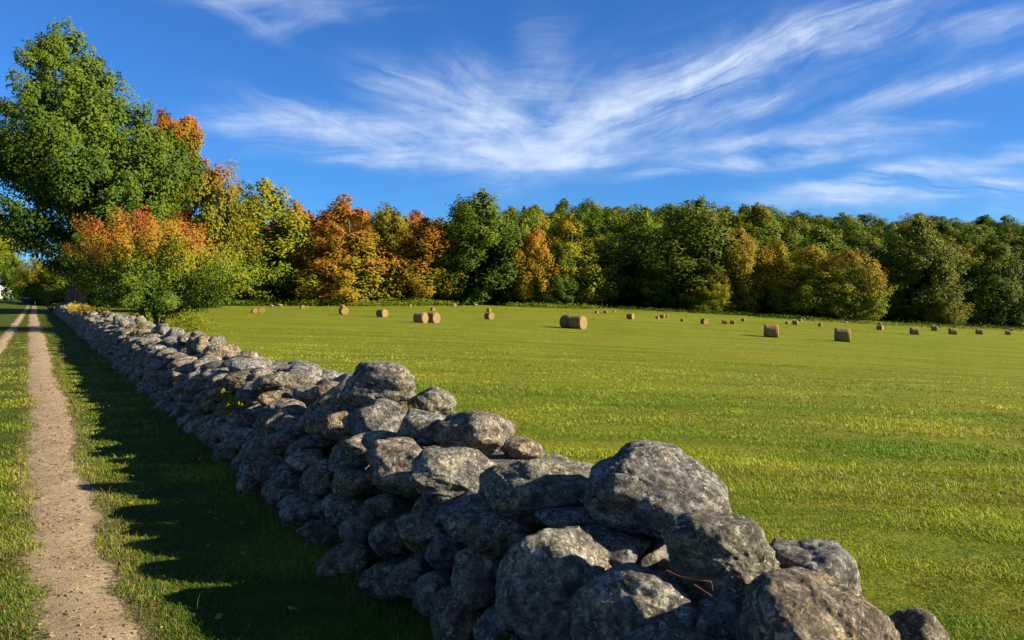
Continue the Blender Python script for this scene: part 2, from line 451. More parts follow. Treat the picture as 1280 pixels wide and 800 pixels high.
def tree(px, Y, top, hw, mat, label, cat='tree', group=None, proto=0, base_py=None, rz=None, name='broadleaf_tree', x=None):
    x = (px-CXP)/F*Y if x is None else x
    z = float(ground(np.array([x]), np.array([Y]))[0])
    h = (HOR-top)/F*Y+EYE-z
    w = hw/F*Y*1.12
    root = empty(name, (x, Y, z-0.05), rng.uniform(0, 6.28) if rz is None else rz)
    tag(root, label, cat, group)
    cm, tm = PROTO[proto % len(PROTO)]
    sc = (w/5.9, w/5.9, h/20.0)
    for nm, me in (('trunk', tm), ('crown', cm)):
        o = link(nm, me, root); o.scale = sc
        if nm == 'crown':
            o.material_slots[0].link = 'OBJECT'; o.material_slots[0].material = M[mat]
    return root

# ------------------------------------------------------------------ ground sheet
def graded(a, b, n, p, fine):
    u = np.linspace(-1, 1, n); s = np.sign(u)*np.abs(u)**p
    return np.where(s < 0, -s*a, s*b)+u*fine
xs = graded(-1800, 1800, 281, 4.2, 30); ys = np.concatenate([np.linspace(-60, -2, 20), -2+np.cumsum(np.geomspace(0.12, 60, 260))])
XX, YY = np.meshgrid(xs, ys)
ZZ = ground(XX, YY)
ny, nx = XX.shape
idx = np.arange(nx*ny).reshape(ny, nx)
quads = np.stack([idx[:-1, :-1], idx[:-1, 1:], idx[1:, 1:], idx[1:, :-1]], -1).reshape(-1, 4)
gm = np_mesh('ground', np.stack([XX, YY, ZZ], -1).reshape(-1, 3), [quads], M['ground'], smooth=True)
tag(link('ground', gm), kind='structure')

def track_c(t): return np.maximum(0.24-0.0062*t, -0.28)+0.035*np.sin(t*0.55)+0.02*np.sin(t*1.7+1)
def rut_c(t): return -1.06-0.001*t+0.03*np.sin(t*0.6+2)
def strip(name, cf, hw, t0, t1, z):
    t = np.concatenate([np.arange(t0, 25, 0.06), np.arange(25, t1, 0.3)])
    n1 = vnoise(np.stack([t*2.3, t*0, t*0], 1), 31)*0.05+vnoise(np.stack([t*7, t*0, t*0], 1), 32)*0.03
    n2 = vnoise(np.stack([t*2.3, t*0, t*0], 1), 41)*0.05+vnoise(np.stack([t*7, t*0, t*0], 1), 42)*0.03
    c = cf(t); g = np.clip(t, 0, 30)*0.0018; a, b = c-hw-g+n1*1.25, c+hw+g+n2*1.25
    cols = []
    for f, dzf in ((0, -0.012), (0.08, -0.002), (0.5, 0.004), (0.92, -0.002), (1, -0.012)):
        L = a+(b-a)*f; p = D[None]*t[:, None]+N[None]*L[:, None]
        zz = dzf+0.004*vnoise(np.stack([t*9, t*0+f*4, t*0], 1), 44)+z+ground(p[:, 0], p[:, 1])
        cols.append(np.concatenate([p, zz[:, None]], 1))
    V = np.stack(cols, 1); n = len(t); ii = np.arange(n*5).reshape(n, 5)
    Q = np.stack([ii[:-1, :-1], ii[:-1, 1:], ii[1:, 1:], ii[1:, :-1]], -1).reshape(-1, 4)
    o = link(name, np_mesh(name, V.reshape(-1, 3), [Q], M['track'], smooth=True)); tag(o, kind='structure')
strip('path', track_c, 0.225, -3, 118, 0.005)
strip('path', rut_c, 0.12, 2, 118, 0.005)

# ------------------------------------------------------------------ grass
def blades(P, h, w, bend, col, r, flatten=None):
    n = len(P)
    a = r.uniform(0, 2*np.pi, n); dx, dy = np.cos(a), np.sin(a)
    la = a+np.pi/2+r.normal(0, 0.5, n); lx, ly = np.cos(la)*bend*h, np.sin(la)*bend*h
    side = np.stack([dx*w/2, dy*w/2, np.zeros(n)], 1)
    mid = P+np.stack([lx*0.35, ly*0.35, h*0.6], 1)
    tip = P+np.stack([lx, ly, h*np.sqrt(np.maximum(0.08, 1-0.55*bend**2))], 1)
    V = np.stack([P-side, P+side, mid-side*0.75, mid+side*0.75, tip], 1).reshape(-1, 3)
    i = np.arange(n)*5
    Q = np.stack([i, i+1, i+3, i+2], 1); T = np.stack([i+2, i+3, i+4], 1)
    return V, Q, T, np.repeat(col, 5, axis=0)

def sample_ground(n, py0, py1, px0=-160, px1=1440, power=1.0):
    px = rng.uniform(px0, px1, n); py = py0+(py1-py0)*rng.random(n)**power
    sx = (px-CXP)/F; m = (py-HOR)/F
    Y = EYE/m
    for _ in range(14):
        Y = 0.5*Y+0.5*np.clip((EYE-ground(sx*Y, Y))/m, 1.2, 150)
    X = sx*Y; z = ground(X, Y)
    ok = np.abs(EYE-m*Y-z) < 0.04
    return X[ok], Y[ok], z[ok]

def lerp3(a, b, t): return np.asarray(a)[None]*(1-t[:, None])+np.asarray(b)[None]*t[:, None]

def build_grass():
    X, Y, z = sample_ground(1250000, 407, 1040, power=1.15)
    lat = N[0]*X+N[1]*Y; t = D[0]*X+D[1]*Y
    p3 = np.stack([X, Y, X*0], 1)
    right = lat > 3.0; left = lat < 2.0
    dtr = np.abs(lat-track_c(t))-0.21; drt = np.abs(lat-rut_c(t))-0.13
    edge = np.minimum(dtr, drt)+0.07*vnoise(p3*5, 51)
    keep = right | (left & (edge > -0.07) & (rng.random(len(X)) < sstep((edge+0.05)/0.16+0.1)))
    clumpn = fbm(p3*np.array([1.4, 2.4, 1]), 61, 3)
    keep &= rng.random(len(X)) < np.clip(0.80+0.55*clumpn, 0.22, 1)
    X, Y, z, lat, t, p3, right, edge, clumpn = [a[keep] for a in (X, Y, z, lat, t, p3, right, edge, clumpn)]
    n = len(X)
    dist = np.hypot(X, Y)
    rowh = fbm(np.stack([X*0.10+Y*0.02, Y*1.25, X*0], 1), 75, 3)
    h = rng.gamma(6, 1/6, n)*(0.028+0.014*clumpn+0.012*np.where(right, rowh, 0))
    h = np.where(right, h, h*np.where(edge < 0.25, 1.15, 0.95))
    h = np.where(~right & (lat > 1.45), h*1.6, h)
    tall = (rng.random(n) < 0.006); h = np.where(tall, h*2.0, h)
    h = np.clip(h, 0.010, 0.13)*(1-0.5*np.clip((dist-16)/22, 0, 1))
    w = np.maximum(0.0038, dist*0.00080)*rng.uniform(0.7, 1.4, n)
    bend = np.clip(rng.normal(1.0, 0.35, n), 0.05, 1.5)
    # colour: patches of green, yellow green and dry straw along the mown rows
    row = fbm(np.stack([X*0.12, Y*0.95, X*0], 1), 71, 3)
    pat = fbm(p3*0.45, 72, 3)
    f = np.clip(0.36+0.34*pat+0.34*row+rng.normal(0, 0.16, n)+np.clip(dist-5, 0, 30)*0.020, 0, 1)
    cr = lerp3((0.062, 0.150, 0.006), (0.265, 0.280, 0.018), f)
    cl = lerp3((0.068, 0.140, 0.007), (0.205, 0.210, 0.016), np.clip(f+0.15*(edge < 0.2), 0, 1))
    col = np.where(right[:, None], cr, cl)
    dry = rng.random(n) < np.where(right, 0.05+0.22*np.clip(rowh, 0, 1), 0.10+0.22*(edge < 0.18))
    col = np.where(dry[:, None], np.array([0.27, 0.205, 0.075])*rng.uniform(0.6, 1.1, (n, 1)), col)
    col *= rng.uniform(0.85, 1.15, (n, 1))*np.clip(1+0.38*clumpn, 0.55, 1.3)[:, None]
    V, Q, T, Cc = blades(np.stack([X, Y, z-0.004], 1), h, w, bend, col, rng)
    o = link('grass', np_mesh('grass', V, [Q, T], M['blade'], {'col': Cc}))
    tag(o, 'mown yellow green grass of the hayfield and of the verge beside the track', 'grass', kind='stuff')

    # taller weeds and tufts: along the track edges and the foot of the wall
    tt = rng.uniform(0.5, 26, 1500)**1.0
    which = rng.random(1500)
    L = np.where(which < 0.45, track_c(tt)+0.25+np.abs(rng.normal(0, 0.12, 1500)), np.where(which < 0.6, track_c(tt)-0.25-np.abs(rng.normal(0, 0.1, 1500)), 1.62+rng.normal(0, 0.1, 1500)))
    nb = 7
    tt = np.repeat(tt, nb)+rng.normal(0, 0.035, 1500*nb); L = np.repeat(L, nb)+rng.normal(0, 0.035, 1500*nb)
    P = D[None]*tt[:, None]+N[None]*L[:, None]
    n = len(P); zz = ground(P[:, 0], P[:, 1])
    h = rng.gamma(5, 1/5, n)*np.repeat(np.where(which < 0.6, 0.042, 0.105), nb); w = np.maximum(0.0035, np.hypot(P[:, 0], P[:, 1])*0.0006)
    col = lerp3((0.06, 0.10, 0.012), (0.17, 0.15, 0.035), rng.random(n))
    V, Q, T, Cc = blades(np.concatenate([P, zz[:, None]-0.003], 1), h, w, np.clip(rng.normal(0.6, 0.3, n), 0, 1.2), col, rng)
    o = link('tall_grass', np_mesh('tall_grass', V, [Q, T], M['blade'], {'col': Cc}))
    tag(o, 'longer grass tufts along the edge of the sandy track and wall foot', 'grass', kind='stuff')

    # dry stalks and crumbs lying on the track
    n = 2600
    tt = rng.uniform(0.6, 24, n)*rng.random(n)**0.35; L = track_c(tt)+rng.normal(0, 0.14, n)
    P = D[None]*tt[:, None]+N[None]*L[:, None]
    a = rng.uniform(0, 6.28, n); ln = rng.uniform(0.004, 0.030, n); w = np.maximum(rng.uniform(0.001, 0.0028, n), np.hypot(P[:, 0], P[:, 1])*0.0005)
    ca, sa = np.cos(a), np.sin(a)
    z0 = ground(P[:, 0], P[:, 1])+0.009
    c = np.concatenate([P, z0[:, None]], 1)
    ax = np.stack([ca*ln/2, sa*ln/2, rng.normal(0, 0.004, n)], 1); sd = np.stack([-sa*w/2, ca*w/2, rng.uniform(0, 0.004, n)], 1)
    V = np.stack([c-ax-sd, c+ax-sd, c+ax+sd+[0, 0, .003], c-ax+sd+[0, 0, .003]], 1).reshape(-1, 3)
    col = lerp3((0.11, 0.075, 0.04), (0.32, 0.235, 0.125), rng.random(n)**0.9)
    o = link('litter', np_mesh('litter', V, [np.arange(n*4).reshape(n, 4)], M['blade'], {'col': np.repeat(col, 4, axis=0)}))
    tag(o, 'dry stalks and crumbs scattered on the sandy track', 'litter', kind='stuff')
build_grass()
def fallen():
    n = 420; t = rng.uniform(1.5, 30, n); L = np.where(rng.random(n) < 0.6, rng.uniform(0.3, 1.75, n), rng.uniform(-1.8, 0.3, n))
    P = D[None]*t[:, None]+N[None]*L[:, None]; z = ground(P[:, 0], P[:, 1])+rng.uniform(0.015, 0.04, n)
    V, Q = cards(np.concatenate([P, z[:, None]], 1), rng.normal(0, .35, (n, 3))+[0, 0, 1.0], rng.uniform(0.03, 0.065, n), 0.7)
    col = lerp3((0.16, 0.07, 0.02), (0.33, 0.20, 0.04), rng.random(n))
    o = link('fallen_leaves', np_mesh('fallen_leaves', V, [Q], M['blade'], {'col': np.repeat(col, 4, axis=0)}))
    tag(o, 'few brown and yellow fallen leaves on the verge beside the wall', 'leaves', kind='stuff')
fallen()

# ------------------------------------------------------------------ stone wall
_ICO = {}
def ico(level):
    if level not in _ICO:
        import bmesh
        bm = bmesh.new(); bmesh.ops.create_icosphere(bm, subdivisions=level, radius=1)
        v = np.array([x.co[:] for x in bm.verts]); f = np.array([[y.index for y in x.verts] for x in bm.faces]); bm.free()
        _ICO[level] = (v/np.linalg.norm(v, axis=1, keepdims=True), f)
    return _ICO[level]

def stone(seed, dims, level, facet=10, rough=0.05, planes=13):
    """a rounded fieldstone: soft intersection of random planes with weathering; dims are full sizes"""
    r = np.random.default_rng(seed)
    v, f = ico(level)
    nd = r.normal(size=(planes, 3)); nd /= np.linalg.norm(nd, axis=1, keepdims=True)
    dd = r.uniform(0.70, 1.02, planes)
    q = np.clip(v@nd.T, 0, None)/dd[None]
    rad = (np.sum(q**facet, 1)+0.90**facet)**(-1/facet)
    o = r.uniform(-50, 50, 3)
    rad = rad*(1+0.11*vnoise(v*1.3+o, seed)+rough*1.3*vnoise(v*2.9+o, seed+1))
    if level >= 4:
        d1 = fbm(v*6.5+o, seed+2, 4, 0.55)
        rad = rad+rough*0.55*d1-rough*0.9*(1-np.clip(np.abs(vnoise(v*2.6+o, seed+7)), 0, 0.07)/0.07)*0.30
        if level >= 5: rad = rad+rough*0.16*fbm(v*24+o, seed+3, 2, 0.6)
    P = v*rad[:, None]
    mn, mx = P.min(0), P.max(0)
    P = (P-(mn+mx)/2)/(mx-mn)*np.asarray(dims)
    return P, f

def rot(P, rx, ry, rz):
    cx, sx, cy, sy, cz, sz = math.cos(rx), math.sin(rx), math.cos(ry), math.sin(ry), math.cos(rz), math.sin(rz)
    Rm = np.array([[cz, -sz, 0], [sz, cz, 0], [0, 0, 1]])@np.array([[cy, 0, sy], [0, 1, 0], [-sy, 0, cy]])@np.array([[1, 0, 0], [0, cx, -sx], [0, sx, cx]])
    return P@Rm.T

ST = []   # dict(c, dims, rot, seed, hero, label)
def surveyed(px, py, w, h, L, depth=0.9, roll=0, seed=0, label=None, facet=10, tint=0.5, yaw=0):
    sx = (px-CXP)/F; Y = L/(N[0]*sx+N[1]); z = EYE-(py-HOR)/F*Y
    W, H = w/F*Y, h/F*Y
    ST.append(dict(c=np.array([sx*Y, Y, z]), dims=(W, W*depth, H), rot=(R(-6), R(roll), R(yaw)), seed=seed, hero=True, label=label, facet=facet, tint=tint))

# stones that can be told apart in the photograph's near part
S = surveyed
S(820, 612, 182, 116, 2.50, 0.85, 7, 311, 'large rounded dark grey boulder, biggest on top of the wall', 9, 0.42)
S(900, 695, 160, 112, 2.33, 0.9, 12, 12, 'rough grey boulder with a twig lying against it', 10, 0.5)
S(1014, 712, 118, 90, 2.72, 0.9, 25, 13, None, 9, 0.42)
S(1030, 812, 230, 175, 2.30, 0.8, 14, 214, 'broad brownish grey boulder, lowest at the near end', 9, 0.45)
S(912, 782, 100, 80, 2.18, 0.9, 0, 151, None, 10, 0.4)
S(930, 745, 70, 50, 2.36, 0.9, 0, 152, None, 10, 0.4)
S(1138, 800, 100, 85, 2.85, 0.9, 20, 15, None, 9, 0.5)
S(703, 728, 172, 142, 1.98, 0.8, -6, 16, 'big pale lichen covered boulder in the wall face', 10, 0.85)
S(808, 770, 190, 128, 2.05, 0.9, 8, 17, 'grey green lichen covered boulder at the near end', 9, 0.72)
S(720, 650, 105, 36, 2.28, 0.9, 4, 18, None, 10, 0.4)
S(760, 690, 110, 60, 2.25, 0.9, 4, 181, None, 10, 0.4)
S(474, 484, 96, 64, 2.45, 0.85, 3, 57, 'smooth domed grey boulder standing up on the wall top', 8, 0.62)
S(540, 506, 62, 46, 2.62, 0.9, 12, 20, None, 9, 0.62)
S(590, 543, 108, 62, 2.45, 0.85, 6, 21, 'angular speckled boulder set on the long slab', 12, 0.66)
S(655, 565, 52, 34, 2.8, 0.9, 5, 22, None, 9, 0.6)
S(694, 590, 70, 40, 2.75, 0.9, 8, 23, None, 9, 0.62)
S(475, 527, 100, 58, 2.18, 0.9, 5, 24, None, 12, 0.55)
S(527, 534, 72, 50, 2.25, 0.9, -8, 25, None, 12, 0.55)
S(505, 584, 96, 72, 2.02, 0.9, 10, 26, None, 10, 0.66)
S(578, 596, 128, 74, 2.14, 0.8, 2, 27, 'long pale slab bridging two stones', 11, 0.72)
S(672, 614, 150, 88, 2.24, 0.8, 8, 28, None, 12, 0.62)
S(612, 664, 118, 60, 1.98, 0.85, 10, 29, None, 9, 0.5)
S(545, 650, 62, 70, 2.0, 0.9, 0, 30, None, 10, 0.35)
S(490, 633, 70, 34, 1.96, 0.9, 3, 31, None, 9, 0.35)
S(449, 660, 52, 58, 1.86, 0.9, 10, 32, None, 9, 0.5)
S(492, 673, 62, 46, 1.88, 0.9, 8, 33, None, 9, 0.5)
S(560, 692, 58, 46, 1.88, 0.9, 4, 34, None, 9, 0.4)
S(516, 722, 62, 56, 1.76, 0.9, 20, 35, None, 9, 0.5)
S(596, 725, 66, 76, 1.86, 0.9, 10, 36, None, 9, 0.5)
S(575, 775, 80, 80, 1.78, 0.9, -6, 37, None, 9, 0.45)
S(630, 788, 76, 66, 1.82, 0.9, 0, 38, None, 9, 0.4)
S(540, 745, 50, 60, 1.72, 0.9, -6, 381, None, 9, 0.4)
S(402, 598, 58, 48, 1.88, 0.9, -8, 39, None, 9, 0.5)
S(447, 605, 62, 44, 1.90, 0.9, -6, 40, None, 9, 0.5)
S(384, 568, 52, 42, 1.98, 0.9, 0, 41, None, 10, 0.6)
S(418, 634, 54, 40, 1.84, 0.9, 0, 42, None, 9, 0.4)
S(419, 513, 92, 58, 2.30, 0.7, -28, 43, 'bluish slab tilted against the domed boulder', 14, 0.6)
S(420, 532, 46, 36, 2.08, 0.9, 0, 44, None, 10, 0.6)
S(390, 497, 62, 32, 2.36, 0.9, 0, 45, None, 12, 0.8)
S(373, 482, 70, 36, 2.5, 0.9, 4, 46, None, 11, 0.7)
S(342, 526, 52, 42, 2.05, 0.9, 0, 47, None, 11, 0.7)
S(276, 442, 44, 26, 2.55, 0.9, 4, 48, 'grey rounded stone with a white vein on the wall top', 9, 0.75)
S(340, 470, 46, 28, 2.6, 0.9, 6, 49, None, 10, 0.7)
S(322, 496, 58, 30, 2.16, 0.9, 4, 50, None, 12, 0.6)

def collides(c, dims):
    for s in ST:
        if not s['hero']: continue
        dd = np.abs(c-s['c'])
        rr = (np.array(s['dims'])+np.array(dims))*0.5
        if np.sum((dd/rr)**2) < 0.62: return True
    return False

rs = np.random.default_rng(23)
def run(L0, z0, size, hgt, dep, t0, t1, jit=0.05, keep=1.0, zj=0.03, flat=1.0):
    t = t0+rs.uniform(0, size)
    while t < t1:
        big = 1+0.35*max(0, min(1, (t-45)/50))
        a = size*rs.uniform(0.62, 1.45)*big
        h = hgt*rs.uniform(0.75, 1.3)*flat; d = dep*rs.uniform(0.8, 1.2)
        if rs.random() < keep:
            L = L0+rs.normal(0, jit); p = wallpt(t+a/2, L)
            wob = 0.05*math.sin(t*0.31)+0.04*math.sin(t*0.83+1)
            z = float(ground(np.array([p[0]]), np.array([p[1]]))[0])+z0*(1+wob)+rs.normal(0, zj)
            c = np.array([p[0], p[1], z])
            dims = (a*1.13, d, h*1.12)
            low = sstep((t-0.6-max(0, L0-2.2)*2.2)/2.0)              # the wall drops away at its near end
            if z > 0.10+0.95*low: t += a*0.93; continue
            if not collides(c, (a, a, h)):
                ang = math.atan2(D[1], D[0])
                ST.append(dict(c=c, dims=dims, rot=(rs.normal(0, 0.16), rs.normal(0, 0.17), ang+rs.normal(0, 0.22)), seed=int(rs.integers(1, 10**6)), hero=False, label=None, facet=rs.choice([11, 15, 22, 30]), tint=float(rs.random()), L=L0))
        t += a*0.93
T1 = 101
run(1.74, 0.08, 0.27, 0.22, 0.34, -2.5, T1)
run(1.81, 0.23, 0.275, 0.20, 0.36, -2.5, T1)
run(1.88, 0.375, 0.28, 0.19, 0.36, -2.5, T1)
run(1.96, 0.51, 0.285, 0.185, 0.38, 3.4, T1)
run(2.06, 0.645, 0.30, 0.18, 0.42, 4.6, T1, zj=0.04)
run(2.38, 0.40, 0.38, 0.26, 0.40, 1.6, 6)
run(2.34, 0.715, 0.33, 0.17, 0.40, 4.6, T1, zj=0.04)
run(2.62, 0.40, 0.38, 0.30, 0.40, 2.6, 7.5)
run(2.66, 0.62, 0.38, 0.20, 0.40, 3.4, 7.5)
run(2.66, 0.73, 0.33, 0.18, 0.40, 7.5, T1, zj=0.04)
run(2.95, 0.50, 0.36, 0.24, 0.40, 2.8, 8)
run(2.95, 0.66, 0.36, 0.24, 0.40, 8, T1)
run(3.08, 0.36, 0.36, 0.26, 0.40, 2.0, 30)
run(3.18, 0.14, 0.36, 0.28, 0.40, -2.5, 30)
run(2.35, 0.88, 0.36, 0.22, 0.34, 8.5, T1, keep=0.16, jit=0.14)     # loose cap stones
run(2.66, 0.88, 0.42, 0.24, 0.36, 9.5, T1, keep=0.16, jit=0.12)
wall_root = empty('stone_wall', (*wallpt(0, 2.4), 0))
tag(wall_root, 'long dry laid fieldstone wall running beside the sandy track', 'stone wall')
wl = np.array([wall_root.location.x, wall_root.location.y, 0])
def score(s):
    c = s['c']; Y = c[1]
    if Y < 0.8: return 0
    px, py = CXP+F*c[0]/Y, HOR+F*(EYE-c[2])/Y
    if px < -20 or px > 1300 or py > 850: return 0
    a = (s['dims'][0]/Y*F)*(s['dims'][2]/Y*F)
    if s.get('L', 0) > 2.8: a *= 0.25
    return a*(1.6 if s['hero'] else 1)
order = sorted(range(len(ST)), key=lambda i: -score(ST[i]))
part = set(order[:100])
VS, FS, TS, nv = [], [], [], 0
for i, s in enumerate(ST):
    Y = max(s['c'][1], 0.5)
    dist = float(np.hypot(s['c'][0], s['c'][1]))
    big = max(s['dims'])/dist*F
    lev = 6 if big > 120 else 5 if big > 45 else 4 if big > 24 else 3 if big > 11 else 2
    P, f = stone(s['seed'], s['dims'], lev, s['facet']+(4 if s['hero'] else 0), 0.055 if s['hero'] else 0.055)
    P = rot(P, *s['rot'])
    if i in part:
        me = np_mesh('stone', P, [f], M['stone'], {'tint': np.full(len(P), s['tint'])}, True)
        o = link('stone', me, wall_root, tuple(s['c']-wl))
        if s['label']: o['label'] = s['label']
    else:
        VS.append(P+s['c']-wl); FS.append(f+nv); TS.append(np.full(len(P), s['tint'])); nv += len(P)
o = link('small_stones', np_mesh('small_stones', np.concatenate(VS), [np.concatenate(FS)], M['stone'], {'tint': np.concatenate(TS)}, True), wall_root)
o['kind'] = 'stuff'
# rubble hearting inside the wall
t = np.arange(2.2, T1, 0.25); pr = [(1.86, -0.05), (2.2, 0.62), (2.8, 0.62), (3.05, -0.05)]
V = []
for L, z in pr:
    jl = vnoise(np.stack([t*2, t*0+L, t*0], 1), 5)*0.06; jz = vnoise(np.stack([t*2.4, t*0+L, t*0], 1), 6)*0.05
    p = D[None]*t[:, None]+N[None]*(L+jl)[:, None]
    V.append(np.concatenate([p, ((z+jz)*(0.35+0.65*sstep((t-2.2)/2.0)))[:, None]], 1))
V = np.stack(V, 1)-wl; n = len(t); ii = np.arange(n*4).reshape(n, 4)
Q = np.stack([ii[:-1, :-1], ii[:-1, 1:], ii[1:, 1:], ii[1:, :-1]], -1).reshape(-1, 4)
core = link('rubble_core', np_mesh('rubble_core', V.reshape(-1, 3), [Q], M['stone'], {'tint': np.full(n*4, 0.02)}), wall_root)

# twig lying between the near boulders
def px3(px, py, L):
    sx = (px-CXP)/F; Y = L/(N[0]*sx+N[1]); return np.array([sx*Y, Y, EYE-(py-HOR)/F*Y])
def twig(name, pts, r0, label):
    P = np.array(pts); o0 = P[0].copy()
    me = tubes_mesh(name, [(P-o0, np.linspace(r0, r0*0.45, len(P)))], M['twig'], 6)
    tag(link(name, me, None, tuple(o0)), label, 'twig')
twig('twig', [px3(833, 713, 1.98), px3(850, 721, 1.99), px3(870, 725, 2.0), px3(889, 727, 2.02), px3(892, 741, 2.04)], 0.0032, 'thin reddish bent twig lying between two near boulders')
twig('twig', [px3(868, 731, 1.98), px3(885, 742, 1.98), px3(900, 752, 1.99), px3(916, 765, 2.0)], 0.0028, 'thin brown straight twig slanting down between near boulders')

# leafy sprigs and creepers on the wall
def leafy(name, centers, spread, n, leaf, mat, label, cat, hue=(0.3, 0.9), kind=None, stems=True):
    C = np.array(centers); o0 = C.mean(0); o0[2] = C[:, 2].min()-spread
    P = C[rng.integers(0, len(C), n)]+rng.normal(0, spread, (n, 3))*np.array([1, 1, 0.8])
    nn = rng.normal(0, 0.6, (n, 3))+np.array([0.2, -0.2, 0.9])
    V, Q = cards(P-o0, nn, leaf*rng.uniform(0.6, 1.3, n), 0.55)
    at = {'hue': np.repeat(rng.uniform(*hue, n), 4), 'rnd': np.repeat(rng.random(n), 4)}
    if kind == 'stuff':
        o = link(name, np_mesh(name, V, [Q], M[mat], at), None, tuple(o0)); tag(o, label, cat, kind='stuff'); return o
    root = empty(name, tuple(o0)); tag(root, label, cat)
    link('leaves', np_mesh(name+'_leaves', V, [Q], M[mat], at), root)
    if stems:
        items = []
        for c in C:
            a = np.array([rng.normal(0, 0.02), rng.normal(0, 0.02)+0.05, 0]); b = c-o0
            items.append((np.array([a, a*0.5+b*0.5+[0, 0, 0.02], b]), np.array([0.004, 0.003, 0.002])))
        link('stem', tubes_mesh(name+'_stem', items, M['twig'], 5), root)['kind'] = 'stuff'
    return root
leafy('leafy_sprig', [px3(283, 500, 1.74), px3(295, 503, 1.75), px3(274, 509, 1.72), px3(288, 510, 1.73), px3(285, 493, 1.78)], 0.04, 110, 0.055, 'yellow', 'yellow green leafy sprig growing out of the wall face', 'plant', (0.4, 0.66))
leafy('leafy_sprig', [px3(263, 520, 1.8), px3(257, 514, 1.8), px3(266, 523, 1.8)], 0.03, 14, 0.06, 'yellow', 'small sparse sprig with few leaves low on the wall face', 'plant', (0.4, 0.8))
leafy('leafy_sprig', [px3(293, 478, 2.15), px3(295, 484, 2.13)], 0.025, 18, 0.055, 'yellow', 'small green sprig between two top stones of the wall', 'plant', (0.3, 0.6))
def on_wall(t, L, z): p = wallpt(t, L); return np.array([p[0], p[1], z])
leafy('creeper', [on_wall(t, 2.3+0.35*math.sin(t*1.3), 0.93) for t in np.arange(40, 66, 0.7)], 0.16, 1700, 0.11, 'yellow', 'yellow green creeper spread over the far top of the wall', 'creeper', (0.45, 1.0), kind='stuff')
leafy('creeper', [on_wall(t, 2.2, 0.88) for t in np.arange(20.5, 23, 0.6)], 0.12, 130, 0.06, 'rust', 'orange brown creeper leaves on the wall top', 'creeper', (0.2, 0.6), kind='stuff')
# wedge of dead grass under the domed boulder
P0 = px3(505, 513, 2.2); n = 90
pp = P0+np.stack([rng.normal(0, 0.09, n), rng.normal(0, 0.03, n), rng.normal(0, 0.012, n)], 1)
V, Q, T, Cc = blades(pp-P0, np.full(n, 0.05)*rng.uniform(.4, 1.2, n), np.full(n, 0.006), np.full(n, 1.2), lerp3((0.2, 0.12, 0.05), (0.1, 0.06, 0.025), rng.random(n)), rng)
tag(link('dead_grass', np_mesh('dead_grass', V, [Q, T], M['blade'], {'col': Cc}), None, tuple(P0)), 'brown dead grass wedged below the domed boulder', 'dead grass', kind='stuff')

# ------------------------------------------------------------------ hay bales
def bale_mesh(seed, rad=0.62, ln=1.2):
    r = np.random.default_rng(seed); ns, nl = 40, 11
    an = np.linspace(0, 2*np.pi, ns, endpoint=False); xs_ = np.linspace(-ln/2, ln/2, nl)
    A, X_ = np.meshgrid(an, xs_)
    e = np.abs(X_)/(ln/2); rr = rad*(1-0.10*np.clip(e-0.8, 0, 1)/0.2*(np.clip(e-0.8, 0, 1)/0.2))
    nz = vnoise(np.stack([np.cos(A).ravel()*2.4+seed, np.sin(A).ravel()*2.4, X_.ravel()*1.2], 1), seed).reshape(A.shape)
    fine = vnoise(np.stack([np.cos(A).ravel()*9, np.sin(A).ravel()*9, X_.ravel()*3], 1), seed+1).reshape(A.shape)
    rr = rr*(1+0.035*nz+0.015*fine)
    y, z = np.cos(A)*rr, np.sin(A)*rr
    y = y*(1+0.10*np.clip(-z/rad, 0, 1)); z = np.maximum(z, -rad*0.90)+rad*0.88       # slumped foot
    V = np.stack([X_, y, z], -1).reshape(-1, 3); ii = np.arange(ns*nl).reshape(nl, ns)
    Q = np.stack([ii[:-1], np.roll(ii[:-1], -1, 1), np.roll(ii[1:], -1, 1), ii[1:]], -1).reshape(-1, 4)
    ends = []
    for sgn, row in ((-1, 0), (1, nl-1)):
        ring = V[ii[row]]; c = ring.mean(0); vs = [ring+[sgn*0.002, 0, 0]]
        for f, b in ((0.8, 0.012), (0.55, 0.02), (0.28, 0.014), (0.0, -0.02)):
            q = c+(ring-c)*f; q[:, 0] = c[0]+sgn*(b+0.012*vnoise(q*7+seed, seed+5)); vs.append(q)
        EV = np.concatenate(vs); jj = np.arange(ns*5).reshape(5, ns)
        EQ = np.stack([jj[:-1], np.roll(jj[:-1], -1, 1), np.roll(jj[1:], -1, 1), jj[1:]], -1).reshape(-1, 4)
        ends.append(np_mesh('bale_end', EV-np.array([0, 0, rad*0.88]), [EQ if sgn > 0 else EQ[:, ::-1]], M['straw_end'], smooth=True))
    body = np_mesh('bale_roll', V-np.array([0, 0, rad*0.88]), [Q], M['straw'], smooth=True)
    full = np_mesh('bale', np.concatenate([V, V[ii[0]].mean(0)[None], V[ii[-1]].mean(0)[None]])-np.array([0, 0, rad*0.88]), [Q, np.array([[ii[0][j], len(V), ii[0][(j+1) % ns]] for j in range(ns)]+[[ii[-1][j], ii[-1][(j+1) % ns], len(V)+1] for j in range(ns)])], M['straw'])
    # loose straw
    n = 240; a = r.uniform(0, np.pi*2, n); x_ = r.uniform(-ln/2, ln/2, n)
    P = np.stack([x_, np.cos(a)*rad*0.98, np.sin(a)*rad*0.98], 1)
    nn = np.stack([r.normal(0, .4, n), np.cos(a), np.sin(a)], 1)
    LV, LQ = cards(P, nn, r.uniform(0.08, 0.22, n), 0.12, r, 0.0)
    loose = np_mesh('bale_loose', LV, [LQ], M['straw'])
    return body, ends, loose, rad*0.88, full
BM = [bale_mesh(s) for s in (3, 5, 8)]
